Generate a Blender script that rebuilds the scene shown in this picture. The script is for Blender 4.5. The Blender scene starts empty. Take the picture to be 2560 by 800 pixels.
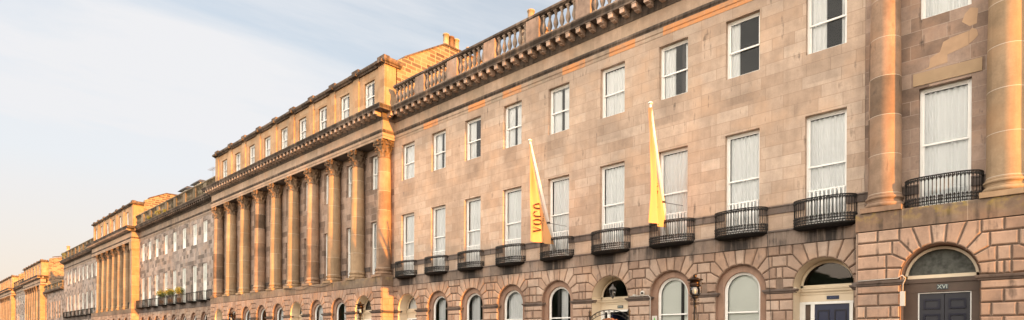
import bpy, math, random
from mathutils import Vector, Matrix
random.seed(7)
S=bpy.context.scene
COL=S.collection
R=math.radians
PI=math.pi
# ------------------------------------------------------------------ camera
YAW=R(42.0988); ROLL=R(0.3)
cd=bpy.data.cameras.new('camera'); cam=bpy.data.objects.new('camera',cd); COL.objects.link(cam)
cd.sensor_width=36; cd.lens=36*1472/2560; cd.shift_x=-0.03125; cd.shift_y=456.5/2560
cd.clip_start=.1; cd.clip_end=3000
fw=Vector((-math.sin(YAW),math.cos(YAW),0)); rt=Vector((math.cos(YAW),math.sin(YAW),0)); up=Vector((0,0,1))
r2=rt*math.cos(ROLL)+up*math.sin(ROLL); u2=up*math.cos(ROLL)-rt*math.sin(ROLL)
M3=Matrix((r2,u2,-fw)).transposed().to_4x4(); M3.translation=Vector((0,-18,1.6))
cam.matrix_world=M3; S.camera=cam
# ------------------------------------------------------------------ light
SUN_B=R(3.1); SUN_E=R(5.3)
sdir=Vector((math.cos(SUN_B)*math.cos(SUN_E),-math.sin(SUN_B)*math.cos(SUN_E),math.sin(SUN_E)))
sl=bpy.data.lights.new('sun','SUN'); sun=bpy.data.objects.new('sun',sl); COL.objects.link(sun)
sl.energy=5.0; sl.angle=R(.5); sl.color=(1,.395,.06)
sun.rotation_euler=sdir.to_track_quat('Z','Y').to_euler()
w=bpy.data.worlds.new('World'); S.world=w; w.use_nodes=True
nt=w.node_tree; nt.nodes.clear(); N=nt.nodes.new; L=nt.links.new
out=N('ShaderNodeOutputWorld'); bg=N('ShaderNodeBackground'); L(bg.outputs[0],out.inputs[0])
sky=N('ShaderNodeTexSky'); sky.sky_type='NISHITA'; sky.sun_disc=False; sky.sun_elevation=SUN_E
sky.sun_rotation=R(90)+SUN_B; sky.air_density=1.0; sky.dust_density=2.0; sky.ozone_density=1.5
bg.inputs[1].default_value=.125
tc=N('ShaderNodeTexCoord')
def wmath(op,a,b=None,c=None):
    n=N('ShaderNodeMath'); n.operation=op
    for i,x in enumerate((a,b,c)):
        if x is None: continue
        if isinstance(x,(int,float)): n.inputs[i].default_value=x
        else: L(x,n.inputs[i])
    return n.outputs[0]
sx=N('ShaderNodeSeparateXYZ'); L(tc.outputs['Generated'],sx.inputs[0])
# high cirrus drawn out along one direction of the sky
def wdot(v):
    n=N('ShaderNodeVectorMath'); n.operation='DOT_PRODUCT'; L(tc.outputs['Generated'],n.inputs[0]); n.inputs[1].default_value=v; return n.outputs['Value']
across=wdot((-0.3327,-0.0320,-0.9425)); along=wdot((-0.9406,0.0838,0.3291)); third=wdot((0.0684,0.9960,-0.0580))
cb=N('ShaderNodeCombineXYZ'); L(wmath('MULTIPLY',across,8.0),cb.inputs[0]); L(wmath('MULTIPLY',along,1.6),cb.inputs[1]); L(wmath('MULTIPLY',third,1.6),cb.inputs[2])
mp=N('ShaderNodeMapping'); L(cb.outputs[0],mp.inputs[0]); mp.inputs['Location'].default_value=(3.1,1.7,.4)
ns=N('ShaderNodeTexNoise'); L(mp.outputs[0],ns.inputs[0]); ns.inputs['Scale'].default_value=1.0; ns.inputs['Detail'].default_value=9; ns.inputs['Roughness'].default_value=.6; ns.inputs['Distortion'].default_value=.35
rp=N('ShaderNodeMapRange'); L(ns.outputs[0],rp.inputs[0]); rp.inputs[1].default_value=.34; rp.inputs[2].default_value=.70; rp.inputs[3].default_value=.45; rp.inputs[4].default_value=1.0
# cloud colour: warm low down, neutral white higher, unseen glow added opposite the fronts to light them
hz=N('ShaderNodeMapRange'); L(sx.outputs[2],hz.inputs[0]); hz.inputs[1].default_value=.0; hz.inputs[2].default_value=.24
cc=N('ShaderNodeMix'); cc.data_type='RGBA'; L(hz.outputs[0],cc.inputs[0]); cc.inputs[6].default_value=(2.95,2.35,1.9,1); cc.inputs[7].default_value=(2.62,2.63,2.70,1)
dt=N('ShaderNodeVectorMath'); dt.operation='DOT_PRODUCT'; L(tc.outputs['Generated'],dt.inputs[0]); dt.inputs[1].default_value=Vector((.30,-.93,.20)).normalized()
front_fill=N('ShaderNodeMapRange'); L(dt.outputs['Value'],front_fill.inputs[0]); front_fill.inputs[1].default_value=-.15; front_fill.inputs[2].default_value=1; front_fill.inputs[3].default_value=1; front_fill.inputs[4].default_value=6.1
wt=N('ShaderNodeMix'); wt.data_type='RGBA'; L(wmath('MULTIPLY',wmath('SUBTRACT',front_fill.outputs[0],1.0),.3),wt.inputs[0]); wt.inputs[6].default_value=(1,1,1,1); wt.inputs[7].default_value=(1.08,.98,.82,1); wt.clamp_factor=True
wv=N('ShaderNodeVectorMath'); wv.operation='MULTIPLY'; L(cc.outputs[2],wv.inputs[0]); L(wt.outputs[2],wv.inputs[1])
cs=N('ShaderNodeVectorMath'); cs.operation='SCALE'; L(wv.outputs[0],cs.inputs[0]); L(front_fill.outputs[0],cs.inputs['Scale'])
mx=N('ShaderNodeMix'); mx.data_type='RGBA'; veil=N('ShaderNodeMapRange'); L(sx.outputs[2],veil.inputs[0]); veil.inputs[1].default_value=.20; veil.inputs[2].default_value=.46; veil.inputs[3].default_value=.90; veil.inputs[4].default_value=.35
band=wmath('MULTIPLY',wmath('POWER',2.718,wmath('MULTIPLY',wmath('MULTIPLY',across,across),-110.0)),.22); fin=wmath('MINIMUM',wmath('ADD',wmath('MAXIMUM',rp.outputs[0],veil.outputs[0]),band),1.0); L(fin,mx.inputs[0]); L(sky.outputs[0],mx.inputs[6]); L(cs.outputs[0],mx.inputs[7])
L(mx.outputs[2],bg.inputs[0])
S.view_settings.view_transform='Standard'; S.view_settings.look='None'; S.view_settings.exposure=1.41; S.view_settings.gamma=1
S.render.resolution_x=1024; S.render.resolution_y=320
# ------------------------------------------------------------------ helpers
class MB:
    def __init__(s): s.v=[]; s.f=[]; s.r=[]; s.sm=[]
    def add(s,vs,fs,rnd=None,smooth=False):
        o=len(s.v); s.v+=[tuple(v) for v in vs]
        for f in fs: s.f.append(tuple(i+o for i in f)); s.r.append(.5 if rnd is None else rnd); s.sm.append(smooth)
    def box(s,x0,x1,y0,y1,z0,z1,rnd=None):
        x0,x1=min(x0,x1),max(x0,x1); y0,y1=min(y0,y1),max(y0,y1)
        s.add([(x0,y0,z0),(x1,y0,z0),(x1,y1,z0),(x0,y1,z0),(x0,y0,z1),(x1,y0,z1),(x1,y1,z1),(x0,y1,z1)],
              [(0,3,2,1),(4,5,6,7),(0,1,5,4),(1,2,6,5),(2,3,7,6),(3,0,4,7)],rnd)
    def quad(s,a,b,c,d,rnd=None): s.add([a,b,c,d],[(0,1,2,3)],rnd)
    def prism(s,poly,y0,y1,rnd=None):      # polygon in XZ pushed along y
        n=len(poly); vs=[(p[0],y0,p[1]) for p in poly]+[(p[0],y1,p[1]) for p in poly]
        s.add(vs,[tuple(range(n)),tuple(range(2*n-1,n-1,-1))]+[(i,(i+1)%n,n+(i+1)%n,n+i) for i in range(n)],rnd)
    def lathe(s,prof,cx,cy,cz,n=16,smooth=True,cap=True):
        vs=[]
        for r,z in prof:
            for k in range(n): a=2*PI*k/n; vs.append((cx+r*math.cos(a),cy+r*math.sin(a),cz+z))
        fs=[]
        for i in range(len(prof)-1):
            for k in range(n): fs.append((i*n+k,i*n+(k+1)%n,(i+1)*n+(k+1)%n,(i+1)*n+k))
        s.add(vs,fs,smooth=smooth)
        if cap:
            m=len(prof)-1
            s.add([vs[k] for k in range(n)],[tuple(range(n-1,-1,-1))]); s.add([vs[m*n+k] for k in range(n)],[tuple(range(n))])
    def tube(s,pts,r,n=6,smooth=True):
        pts=[Vector(p) for p in pts]; vs=[]; m=len(pts)
        rr=r if isinstance(r,(list,tuple)) else [r]*m
        for i,p in enumerate(pts):
            d=(pts[min(i+1,m-1)]-pts[max(i-1,0)]).normalized()
            a=d.cross(Vector((0,0,1)));
            if a.length<.05: a=d.cross(Vector((0,1,0)))
            a.normalize(); b=d.cross(a)
            for k in range(n): t=2*PI*k/n; vs.append(p+(a*math.cos(t)+b*math.sin(t))*rr[i])
        fs=[(i*n+k,i*n+(k+1)%n,(i+1)*n+(k+1)%n,(i+1)*n+k) for i in range(m-1) for k in range(n)]
        fs+=[tuple(range(n-1,-1,-1)),tuple((m-1)*n+k for k in range(n))]
        s.add(vs,fs,smooth=smooth)
    def sweep(s,prof,path):
        """prof: list of (out,z), closed polygon; path: plan points, outside on the right hand side of travel"""
        n=len(path); ds=[(Vector(path[i+1])-Vector(path[i])).normalized() for i in range(n-1)]
        nr=[Vector((d.y,-d.x)) for d in ds]; vs=[]
        for i in range(n):
            if i==0: m=nr[0]
            elif i==n-1: m=nr[-1]
            else:
                m=nr[i-1]+nr[i]; m=m/ (1+nr[i-1].dot(nr[i]))
            for o,z in prof: vs.append((path[i][0]+m.x*o,path[i][1]+m.y*o,z))
        k=len(prof); fs=[(i*k+j,i*k+(j+1)%k,(i+1)*k+(j+1)%k,(i+1)*k+j) for i in range(n-1) for j in range(k)]
        fs+=[tuple(range(k)),tuple((n-1)*k+j for j in range(k-1,-1,-1))]
        s.add(vs,fs)
    def mesh(s,name,mat):
        me=bpy.data.meshes.new(name); me.from_pydata(s.v,[],s.f); me.materials.append(mat)
        a=me.attributes.new('rnd','FLOAT','FACE'); a.data.foreach_set('value',s.r)
        me.polygons.foreach_set('use_smooth',s.sm); me.update(); return me
WL={}
def obj(name,data,parent=None,loc=(0,0,0)):
    o=bpy.data.objects.new(name,data); COL.objects.link(o)
    pl=WL[parent.name] if parent else (0,0,0)
    o.parent=parent; o.location=[loc[i]-pl[i] for i in range(3)]; WL[o.name]=tuple(loc); return o
def part(name,mb,mat,parent,loc=(0,0,0)): return obj(name,mb.mesh(name,mat),parent,loc)
def wpart(name,mb,mat,parent):
    """mesh built in world coordinates, recentred on its parent"""
    me=mb.mesh(name,mat); pl=WL[parent.name]
    me.transform(Matrix.Translation((-pl[0],-pl[1],-pl[2]))); return obj(name,me,parent,pl)
def tag(o,label,cat,group=None,kind=None):
    if label: o['label']=label
    if cat: o['category']=cat
    if group: o['group']=group
    if kind: o['kind']=kind
    return o
def thing(name,label,cat,loc,group=None): return tag(obj(name,None,None,loc),label,cat,group)
def copy_tree(o,loc,parent=None):
    c=o.copy(); COL.objects.link(c)
    if parent: c.parent=parent; pl=WL[parent.name]
    else: pl=(0,0,0)
    c.location=[loc[i]-pl[i] for i in range(3)]; WL[c.name]=tuple(loc)
    for ch in [x for x in bpy.data.objects if x.parent==o]:
        off=ch.location.copy(); copy_tree(ch,tuple(loc[i]+off[i] for i in range(3)),c)
    return c
CH={}
# ------------------------------------------------------------------ materials
def newmat(name):
    m=bpy.data.materials.new(name); m.use_nodes=True; t=m.node_tree; b=t.nodes['Principled BSDF']; return m,t,b
def simple(name,col,rough=.5,metal=0,var=0,scale=8,spec=.5,bump=0):
    m,t,b=newmat(name); b.inputs['Base Color'].default_value=(*col,1); b.inputs['Roughness'].default_value=rough; b.inputs['Metallic'].default_value=metal
    b.inputs['Specular IOR Level'].default_value=spec
    if var:
        g=t.nodes.new('ShaderNodeNewGeometry'); n=t.nodes.new('ShaderNodeTexNoise'); n.inputs['Scale'].default_value=scale; n.inputs['Detail'].default_value=6
        t.links.new(g.outputs['Position'],n.inputs['Vector'])
        r=t.nodes.new('ShaderNodeMapRange'); t.links.new(n.outputs[0],r.inputs[0]); r.inputs[1].default_value=.3; r.inputs[2].default_value=.7; r.inputs[3].default_value=1-var; r.inputs[4].default_value=1+var*.6
        v=t.nodes.new('ShaderNodeVectorMath'); v.operation='SCALE'; v.inputs[0].default_value=col; t.links.new(r.outputs[0],v.inputs['Scale']); t.links.new(v.outputs[0],b.inputs['Base Color'])
        if bump:
            bp=t.nodes.new('ShaderNodeBump'); bp.inputs['Strength'].default_value=bump; bp.inputs['Distance'].default_value=.01; t.links.new(n.outputs[0],bp.inputs['Height']); t.links.new(bp.outputs[0],b.inputs['Normal'])
    return m
def stone(name,cols,bw=.86,bh=.364,joint=(.30,.24,.20),jw=.007,soot=0,sootcol=(.035,.03,.028),patch=.25,mode='brick',z0=0,stains=(),orange=0,jstr=.55,lichen=0,seed=0,darkblk=0):
    m,t,b=newmat(name); N=t.nodes.new; L=t.links.new
    def ma(op,*a):
        n=N('ShaderNodeMath'); n.operation=op
        for i,x in enumerate(a):
            if isinstance(x,(int,float)): n.inputs[i].default_value=x
            else: L(x,n.inputs[i])
        n.use_clamp=False; return n.outputs[0]
    def mr(x,a,c,d=0,e=1):
        n=N('ShaderNodeMapRange'); n.clamp=True; L(x,n.inputs[0]); n.inputs[1].default_value=a; n.inputs[2].default_value=c; n.inputs[3].default_value=d; n.inputs[4].default_value=e; return n.outputs[0]
    def mix(f,a,c):
        n=N('ShaderNodeMix'); n.data_type='RGBA'
        if isinstance(f,(int,float)): n.inputs[0].default_value=f
        else: L(f,n.inputs[0])
        for i,x in ((6,a),(7,c)):
            if isinstance(x,tuple): n.inputs[i].default_value=(*x,1)
            else: L(x,n.inputs[i])
        return n.outputs[2]
    def comb(x,y,z=0.0):
        n=N('ShaderNodeCombineXYZ')
        for i,q in enumerate((x,y,z)):
            if isinstance(q,(int,float)): n.inputs[i].default_value=q
            else: L(q,n.inputs[i])
        return n.outputs[0]
    def noise(vec,sc,det=5,rough=.55):
        n=N('ShaderNodeTexNoise'); L(vec,n.inputs['Vector']); n.inputs['Scale'].default_value=sc; n.inputs['Detail'].default_value=det; n.inputs['Roughness'].default_value=rough; return n.outputs[0]
    g=N('ShaderNodeNewGeometry'); sp=N('ShaderNodeSeparateXYZ'); L(g.outputs['Position'],sp.inputs[0])
    u=ma('ADD',sp.outputs[0],sp.outputs[1]); z=ma('ADD',sp.outputs[2],-z0)
    pos=g.outputs['Position']
    jm=None
    if mode=='brick':
        bt=N('ShaderNodeTexBrick'); L(comb(ma('ADD',u,seed*3.3+100),ma('ADD',z,bh*40)),bt.inputs['Vector']); bt.inputs['Scale'].default_value=1; bt.offset=.5; bt.squash=.62; bt.squash_frequency=3
        bt.inputs['Color1'].default_value=(0,0,0,1); bt.inputs['Color2'].default_value=(1,1,1,1); bt.inputs['Mortar'].default_value=(.5,.5,.5,1)
        bt.inputs['Mortar Size'].default_value=jw; bt.inputs['Mortar Smooth'].default_value=.3; bt.inputs['Brick Width'].default_value=bw; bt.inputs['Row Height'].default_value=bh
        s2=N('ShaderNodeSeparateColor'); L(bt.outputs['Color'],s2.inputs[0]); rnd=s2.outputs[0]; jm=bt.outputs['Fac']
    elif mode=='drum':
        fr=ma('FRACT',ma('DIVIDE',z,bh)); jm=ma('LESS_THAN',fr,jw/bh)
        wn=N('ShaderNodeTexWhiteNoise'); wn.noise_dimensions='2D'; L(comb(ma('FLOOR',ma('DIVIDE',z,bh)),ma('FLOOR',ma('DIVIDE',ma('ADD',sp.outputs[0],.2),1.3))),wn.inputs['Vector']); rnd=wn.outputs['Value']
    elif mode=='attr':
        at=N('ShaderNodeAttribute'); at.attribute_name='rnd'; rnd=at.outputs['Fac']
    else:
        wn=N('ShaderNodeTexWhiteNoise'); wn.noise_dimensions='1D'; L(ma('FLOOR',ma('DIVIDE',u,bw)),wn.inputs['W']); rnd=wn.outputs['Value']
        fr=ma('FRACT',ma('DIVIDE',u,bw)); jm=ma('LESS_THAN',fr,jw/bw)
    cr=N('ShaderNodeValToRGB'); L(rnd,cr.inputs[0]); el=cr.color_ramp.elements
    while len(el)<len(cols): el.new(.5)
    for i,c in enumerate(cols): el[i].position=i/(len(cols)-1)*.96+.02; el[i].color=(*c,1)
    col=cr.outputs[0]
    # weathering: broad tone, mottling, vertical washes
    n1=noise(pos,.35,4); n2=noise(pos,2.6,7,.6); st=noise(comb(ma('MULTIPLY',u,5.5),ma('MULTIPLY',z,.55),seed*7.),1,6,.6)
    n3=noise(pos,22,6,.7)
    tone=ma('MULTIPLY',mr(n1,.3,.7,1-patch*.7,1+patch*.5),mr(n2,.25,.75,1-patch*.8,1+patch*.45)); tone=ma('MULTIPLY',tone,mr(n3,.25,.75,.90,1.09))
    tone=ma('MULTIPLY',tone,mr(st,.3,.68,.86,1.05))
    vs=N('ShaderNodeVectorMath'); vs.operation='SCALE'; L(col,vs.inputs[0]); L(tone,vs.inputs['Scale']); col=vs.outputs[0]
    hue=noise(pos,.9,5); col=mix(mr(hue,.5,.68,0,.5),col,tuple(c*f for c,f in zip(cols[-1],(1.02,.86,.72))))
    if darkblk: col=mix(ma('MULTIPLY',ma('GREATER_THAN',rnd,1-darkblk),.75),col,(.075,.062,.055))
    if orange:
        wn=N('ShaderNodeTexWhiteNoise'); wn.noise_dimensions='1D'; L(ma('FLOOR',ma('DIVIDE',ma('ADD',u,.4),1.15)),wn.inputs['W'])
        col=mix(ma('MULTIPLY',ma('GREATER_THAN',wn.outputs['Value'],1-orange),mr(n2,.35,.55,.35,.9)),col,(.56,.24,.09))
    if jm is not None: col=mix(ma('MULTIPLY',jm,jstr),col,joint)
    if soot: 
        col=mix(ma('MULTIPLY',mr(ma('ADD',ma('MULTIPLY',st,.6),ma('MULTIPLY',n2,.4)),.66-soot*.35,.74-soot*.25),.82),col,sootcol)
    for (kind,a,c,d,e,f) in stains:
        if kind=='z':    # soot strongest towards z=c, fading by z=a
            k=ma('MULTIPLY',mr(sp.outputs[2],a,c),mr(st,.30,.58)); col=mix(ma('MULTIPLY',k,d),col,sootcol)
        if kind=='bay':  # drips below balconies: period a, phase c, between z=d..e
            ph=ma('COSINE',ma('MULTIPLY',ma('ADD',sp.outputs[0],-c),2*PI/a)); k=ma('MULTIPLY',mr(ph,-.1,.75),mr(st,.36,.5,.25,1))
            k=ma('MULTIPLY',k,ma('MULTIPLY',mr(sp.outputs[2],d,d+.03),ma('SUBTRACT',1,mr(sp.outputs[2],e,e+.03)))); col=mix(ma('MULTIPLY',k,f),col,sootcol)
    if lichen: col=mix(ma('MULTIPLY',mr(n2,.50,.60),mr(sp.outputs[2],4.72,5.03,0,lichen)),col,(.42,.30,.05))
    L(col,b.inputs['Base Color']); b.inputs['Roughness'].default_value=.9; b.inputs['Specular IOR Level'].default_value=.25
    h=ma('ADD',ma('MULTIPLY',n3,.5),ma('MULTIPLY',n2,.5))
    if jm is not None: h=ma('SUBTRACT',h,ma('MULTIPLY',jm,.6))
    bp=N('ShaderNodeBump'); bp.inputs['Strength'].default_value=.35; bp.inputs['Distance'].default_value=.012; L(h,bp.inputs['Height']); L(bp.outputs[0],b.inputs['Normal'])
    return m
PINK=[(.38,.27,.215),(.44,.32,.26),(.48,.355,.295),(.50,.38,.315)]
BAYS=('bay',2.565,-5.38,4.5,5.03,.85)
M={}
M['ashlar']=stone('ashlar_stone',[(.43,.315,.24),(.47,.35,.27),(.49,.37,.29),(.52,.405,.325)],bw=1.08,joint=(.24,.165,.12),jstr=.7,patch=.30,soot=.24,stains=(('bay',2.565,-5.38,4.9,5.5,.25),('bay',2.565,-5.38,9.2,10.1,.22),('z',11.2,12.4,.22,0,0)))
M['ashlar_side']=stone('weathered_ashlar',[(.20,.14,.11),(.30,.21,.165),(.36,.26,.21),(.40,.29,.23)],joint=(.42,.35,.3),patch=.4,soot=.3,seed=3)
M['ashlar_grey']=stone('smoke_darkened_ashlar',[(.24,.19,.165),(.34,.28,.25),(.42,.34,.30),(.46,.36,.30)],bw=.74,bh=.35,joint=(.36,.31,.28),patch=.45,soot=.34,seed=5,darkblk=.18,jstr=.35)
M['rustic']=stone('rusticated_stone',[(.33,.225,.17),(.40,.28,.215),(.44,.32,.25),(.47,.355,.285)],mode='attr',patch=.4,soot=.34,stains=(('z',4.35,4.6,.3,0,0),))
M['rustic_warm']=stone('warm_rusticated_stone',[(.32,.215,.16),(.40,.27,.205),(.43,.30,.235),(.44,.31,.245),(.46,.30,.21)],mode='attr',patch=.32,soot=.22)
M['backing']=simple('joint_stone',(.20,.14,.105),.9,var=.3,scale=5,bump=.2)
M['band']=stone('sooty_band_stone',[(.25,.19,.155),(.30,.23,.19),(.34,.26,.215)],mode='run',bw=.98,joint=(.42,.36,.32),jw=.012,patch=.35,soot=.5,stains=(('z',4.5,5.1,.3,0,0),BAYS,('bay',2.565,-5.38,4.5,5.03,.8)))
M['band_warm']=stone('pedestal_stone',[(.21,.155,.115),(.27,.19,.14),(.33,.225,.16)],mode='run',bw=1.35,joint=(.42,.34,.27),jw=.014,patch=.5,soot=.36,lichen=.18)
M['band_lichen']=stone('lichened_pedestal_stone',[(.19,.14,.105),(.25,.175,.13),(.31,.21,.15)],mode='run',bw=1.35,joint=(.42,.34,.27),jw=.014,patch=.55,soot=.45,lichen=.5)
M['sill']=stone('dark_sill_stone',[(.12,.095,.085),(.16,.125,.11),(.20,.16,.14)],mode='run',bw=1.28,joint=(.3,.24,.2),patch=.35,soot=.4)
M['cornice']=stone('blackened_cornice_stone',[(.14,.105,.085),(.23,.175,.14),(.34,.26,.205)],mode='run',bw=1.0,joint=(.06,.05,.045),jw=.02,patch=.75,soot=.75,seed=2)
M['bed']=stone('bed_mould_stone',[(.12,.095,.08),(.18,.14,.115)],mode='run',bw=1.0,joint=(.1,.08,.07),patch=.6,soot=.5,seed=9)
M['modillion']=stone('modillion_stone',[(.38,.285,.225),(.48,.36,.29)],mode='run',bw=.435,jw=.001,patch=.4,soot=.25)
M['frieze']=stone('frieze_stone',[(.36,.27,.2),(.41,.30,.225),(.45,.33,.25)],mode='run',bw=1.25,joint=(.28,.2,.15),patch=.35,soot=.14)
M['fascia']=stone('architrave_stone',[(.33,.26,.2),(.38,.28,.215),(.42,.30,.22)],mode='run',bw=1.15,joint=(.5,.4,.33),patch=.4,soot=.15,orange=.55)
M['frieze_g']=stone('grey_frieze_stone',[(.27,.21,.17),(.34,.26,.21),(.38,.3,.24)],mode='run',bw=1.25,joint=(.2,.15,.12),patch=.5,soot=.34)
M['column']=stone('column_stone',[(.31,.215,.135),(.35,.245,.155),(.38,.265,.17)],mode='drum',bh=1.02,z0=5.55,joint=(.55,.47,.4),jw=.014,patch=.3,soot=.1,jstr=.8)
M['column_old']=stone('patchy_column_stone',[(.15,.105,.075),(.30,.2,.14),(.35,.24,.17),(.38,.265,.19)],mode='drum',bh=1.02,z0=5.55,joint=(.5,.42,.35),jw=.014,patch=.45,soot=.2,jstr=.8)
M['capital']=stone('carved_capital_stone',[(.19,.13,.09),(.38,.26,.165)],mode='run',bw=9,jw=.001,patch=.6,soot=.5)
M['attic']=stone('attic_stone',[(.38,.235,.135),(.43,.28,.17),(.45,.31,.20)],bw=.95,bh=.42,joint=(.3,.21,.15),patch=.3,soot=.14,seed=4)
M['gable']=stone('rubble_gable_stone',[(.10,.065,.05),(.25,.165,.11),(.31,.215,.145),(.34,.245,.165)],bw=.66,bh=.23,joint=(.38,.28,.19),jw=.03,patch=.35,soot=.2,seed=6,darkblk=.2,jstr=.9)
M['baluster']=stone('baluster_stone',[(.26,.2,.16),(.34,.26,.205)],mode='run',bw=.31,jw=.0005,patch=.5,soot=.34)
M['die']=stone('parapet_die_stone',[(.30,.23,.19),(.36,.27,.22),(.40,.26,.19)],mode='run',bw=2.6,jw=.001,patch=.6,soot=.36)
M['mossy']=stone('mossy_parapet_stone',[(.15,.125,.085),(.21,.17,.12),(.27,.21,.15)],mode='run',bw=.31,jw=.0005,patch=.7,soot=.45,sootcol=(.03,.03,.02))
M['patch']=simple('orange_mortar',(.42,.275,.175),.9,var=.12,scale=4)
M['newstone']=simple('ochre_new_stone',(.36,.25,.155),.85,var=.12,scale=3)
M['cream']=simple('cream_paint',(.66,.55,.41),.55,var=.08,scale=3)
M['white']=simple('white_gloss_paint',(.80,.79,.77),.4,var=.05,scale=6)
M['brownpaint']=simple('brown_stone_paint',(.085,.055,.04),.6,var=.25,scale=3)
M['iron']=simple('black_ironwork',(.016,.014,.013),.5,metal=0,var=.4,scale=20,spec=.3)
M['rust']=simple('rusty_copper',(.28,.11,.045),.55,metal=.4,var=.4,scale=14)
M['lampmetal']=simple('dark_lamp_copper',(.035,.02,.013),.28,metal=.85,var=.3,scale=20)
M['navy']=simple('navy_door_paint',(.016,.021,.058),.35,var=.08)
M['navyhi']=simple('navy_door_moulding',(.010,.010,.024),.3)
M['greydoor']=simple('grey_blue_door_paint',(.022,.022,.032),.38,var=.1)
M['slate']=simple('roof_slate',(.06,.06,.068),.6,var=.3,scale=4,bump=.3)
M['dark']=simple('room_wall',(.10,.085,.075),.9)
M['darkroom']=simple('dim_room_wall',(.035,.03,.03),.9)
M['blind']=simple('pale_roller_blind',(.74,.755,.71),.85)
M['pot']=simple('buff_clay_pot',(.40,.29,.185),.8,var=.25,scale=5)
M['potdark']=simple('brown_clay_pot',(.17,.10,.06),.8,var=.3,scale=5)
M['plate']=simple('number_plate_enamel',(.04,.05,.06),.3)
M['plateblue']=simple('navy_number_plate',(.012,.02,.06),.3)
M['letter']=simple('pale_letter_paint',(.45,.5,.46),.5)
M['letterdim']=simple('dim_blue_letter_paint',(.05,.07,.16),.5)
M['flagtext']=simple('brown_flag_print',(.045,.014,.008),.8)
M['lead']=simple('lead_grey',(.10,.095,.09),.6)
M['leaf']=simple('yellow_green_leaf',(.17,.18,.035),.6,var=.5,scale=9)
M['asphalt']=simple('asphalt',(.05,.05,.052),.9,var=.25,scale=3,bump=.3)
M['paving']=simple('paving_slab',(.26,.24,.215),.85,var=.2,scale=2)
M['grass']=simple('grass_ground',(.06,.09,.03),.9,var=.3,scale=1)
M['whiteplastic']=simple('white_plastic',(.5,.47,.43),.4)
M['green']=simple('green_print',(.10,.35,.06),.5)
M['cable']=simple('black_cable',(.02,.02,.02),.6)
def curtain_mat():
    m,t,b=newmat('net_curtain'); b.inputs['Base Color'].default_value=(.86,.87,.88,1); b.inputs['Roughness'].default_value=.9
    tr=t.nodes.new('ShaderNodeBsdfTranslucent'); tr.inputs[0].default_value=(.86,.87,.88,1); mx=t.nodes.new('ShaderNodeMixShader'); mx.inputs[0].default_value=.12
    o=t.nodes['Material Output']; t.links.new(b.outputs[0],mx.inputs[1]); t.links.new(tr.outputs[0],mx.inputs[2]); t.links.new(mx.outputs[0],o.inputs[0]); return m
M['curtain']=curtain_mat()
def flag_mat():
    m,t,b=newmat('yellow_flag_cloth'); b.inputs['Base Color'].default_value=(.78,.43,.20,1); b.inputs['Roughness'].default_value=.8
    tr=t.nodes.new('ShaderNodeBsdfTranslucent'); tr.inputs[0].default_value=(.85,.45,.18,1); mx=t.nodes.new('ShaderNodeMixShader'); mx.inputs[0].default_value=.3
    o=t.nodes['Material Output']; t.links.new(b.outputs[0],mx.inputs[1]); t.links.new(tr.outputs[0],mx.inputs[2]); t.links.new(mx.outputs[0],o.inputs[0]); return m
M['flag']=flag_mat()
def glass_mat(name,tint,ior):
    m,t,b=newmat(name); t.nodes.remove(b); o=t.nodes['Material Output']
    tr=t.nodes.new('ShaderNodeBsdfTransparent'); tr.inputs[0].default_value=(*tint,1); gl=t.nodes.new('ShaderNodeBsdfGlossy'); gl.inputs['Roughness'].default_value=.02
    fr=t.nodes.new('ShaderNodeFresnel'); fr.inputs[0].default_value=ior; mx=t.nodes.new('ShaderNodeMixShader')
    n=t.nodes.new('ShaderNodeTexNoise'); n.inputs['Scale'].default_value=1.4; g=t.nodes.new('ShaderNodeNewGeometry'); t.links.new(g.outputs['Position'],n.inputs['Vector'])
    bp=t.nodes.new('ShaderNodeBump'); bp.inputs['Strength'].default_value=.15; bp.inputs['Distance'].default_value=.01; t.links.new(n.outputs[0],bp.inputs['Height'])
    t.links.new(bp.outputs[0],gl.inputs['Normal'])
    t.links.new(fr.outputs[0],mx.inputs[0]); t.links.new(tr.outputs[0],mx.inputs[1]); t.links.new(gl.outputs[0],mx.inputs[2]); t.links.new(mx.outputs[0],o.inputs[0]); return m
M['glass']=glass_mat('window_glass',(.97,.98,.98),1.45)
M['globe']=glass_mat('lamp_glass',(.92,.92,.9),1.9)
# ------------------------------------------------------------------ ground
def slab(name,x0,x1,y0,y1,z,mat,z0=None):
    mb=MB()
    if z0 is None: mb.quad((x0,y0,z),(x1,y0,z),(x1,y1,z),(x0,y1,z))
    else: mb.box(x0,x1,y0,y1,z0,z)
    tag(part(name,mb,M[mat],None),None,None,None,'structure')
slab('ground',-1500,1500,-1500,1500,-.16,'grass')
slab('road',-420,160,-15,-4.6,-.13,'asphalt')
slab('pavement',-420,160,-4.6,30,0,'paving',-.15)
slab('pavement',-420,160,-21,-15,0,'paving',-.15)
hm=MB(); rs=random.Random(3); nx,ny=90,14; vs=[]  # unseen bank added for dark window reflections, standing in for trees opposite
for i in range(nx+1):
    for j in range(ny+1):
        x=-420+480*i/nx; y=-33-60*j/ny; h=14*min(1,j/3)*min(1,(nx-i)/6)*(.75+.25*math.sin(i*.9)+.18*rs.random()); vs.append((x,y,-.2+h))
hm.add(vs,[(i*(ny+1)+j,(i+1)*(ny+1)+j,(i+1)*(ny+1)+j+1,i*(ny+1)+j+1) for i in range(nx) for j in range(ny)],smooth=True)
tag(part('unseen_reflection_bank',hm,M['grass'],None),None,None,None,'structure')
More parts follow.
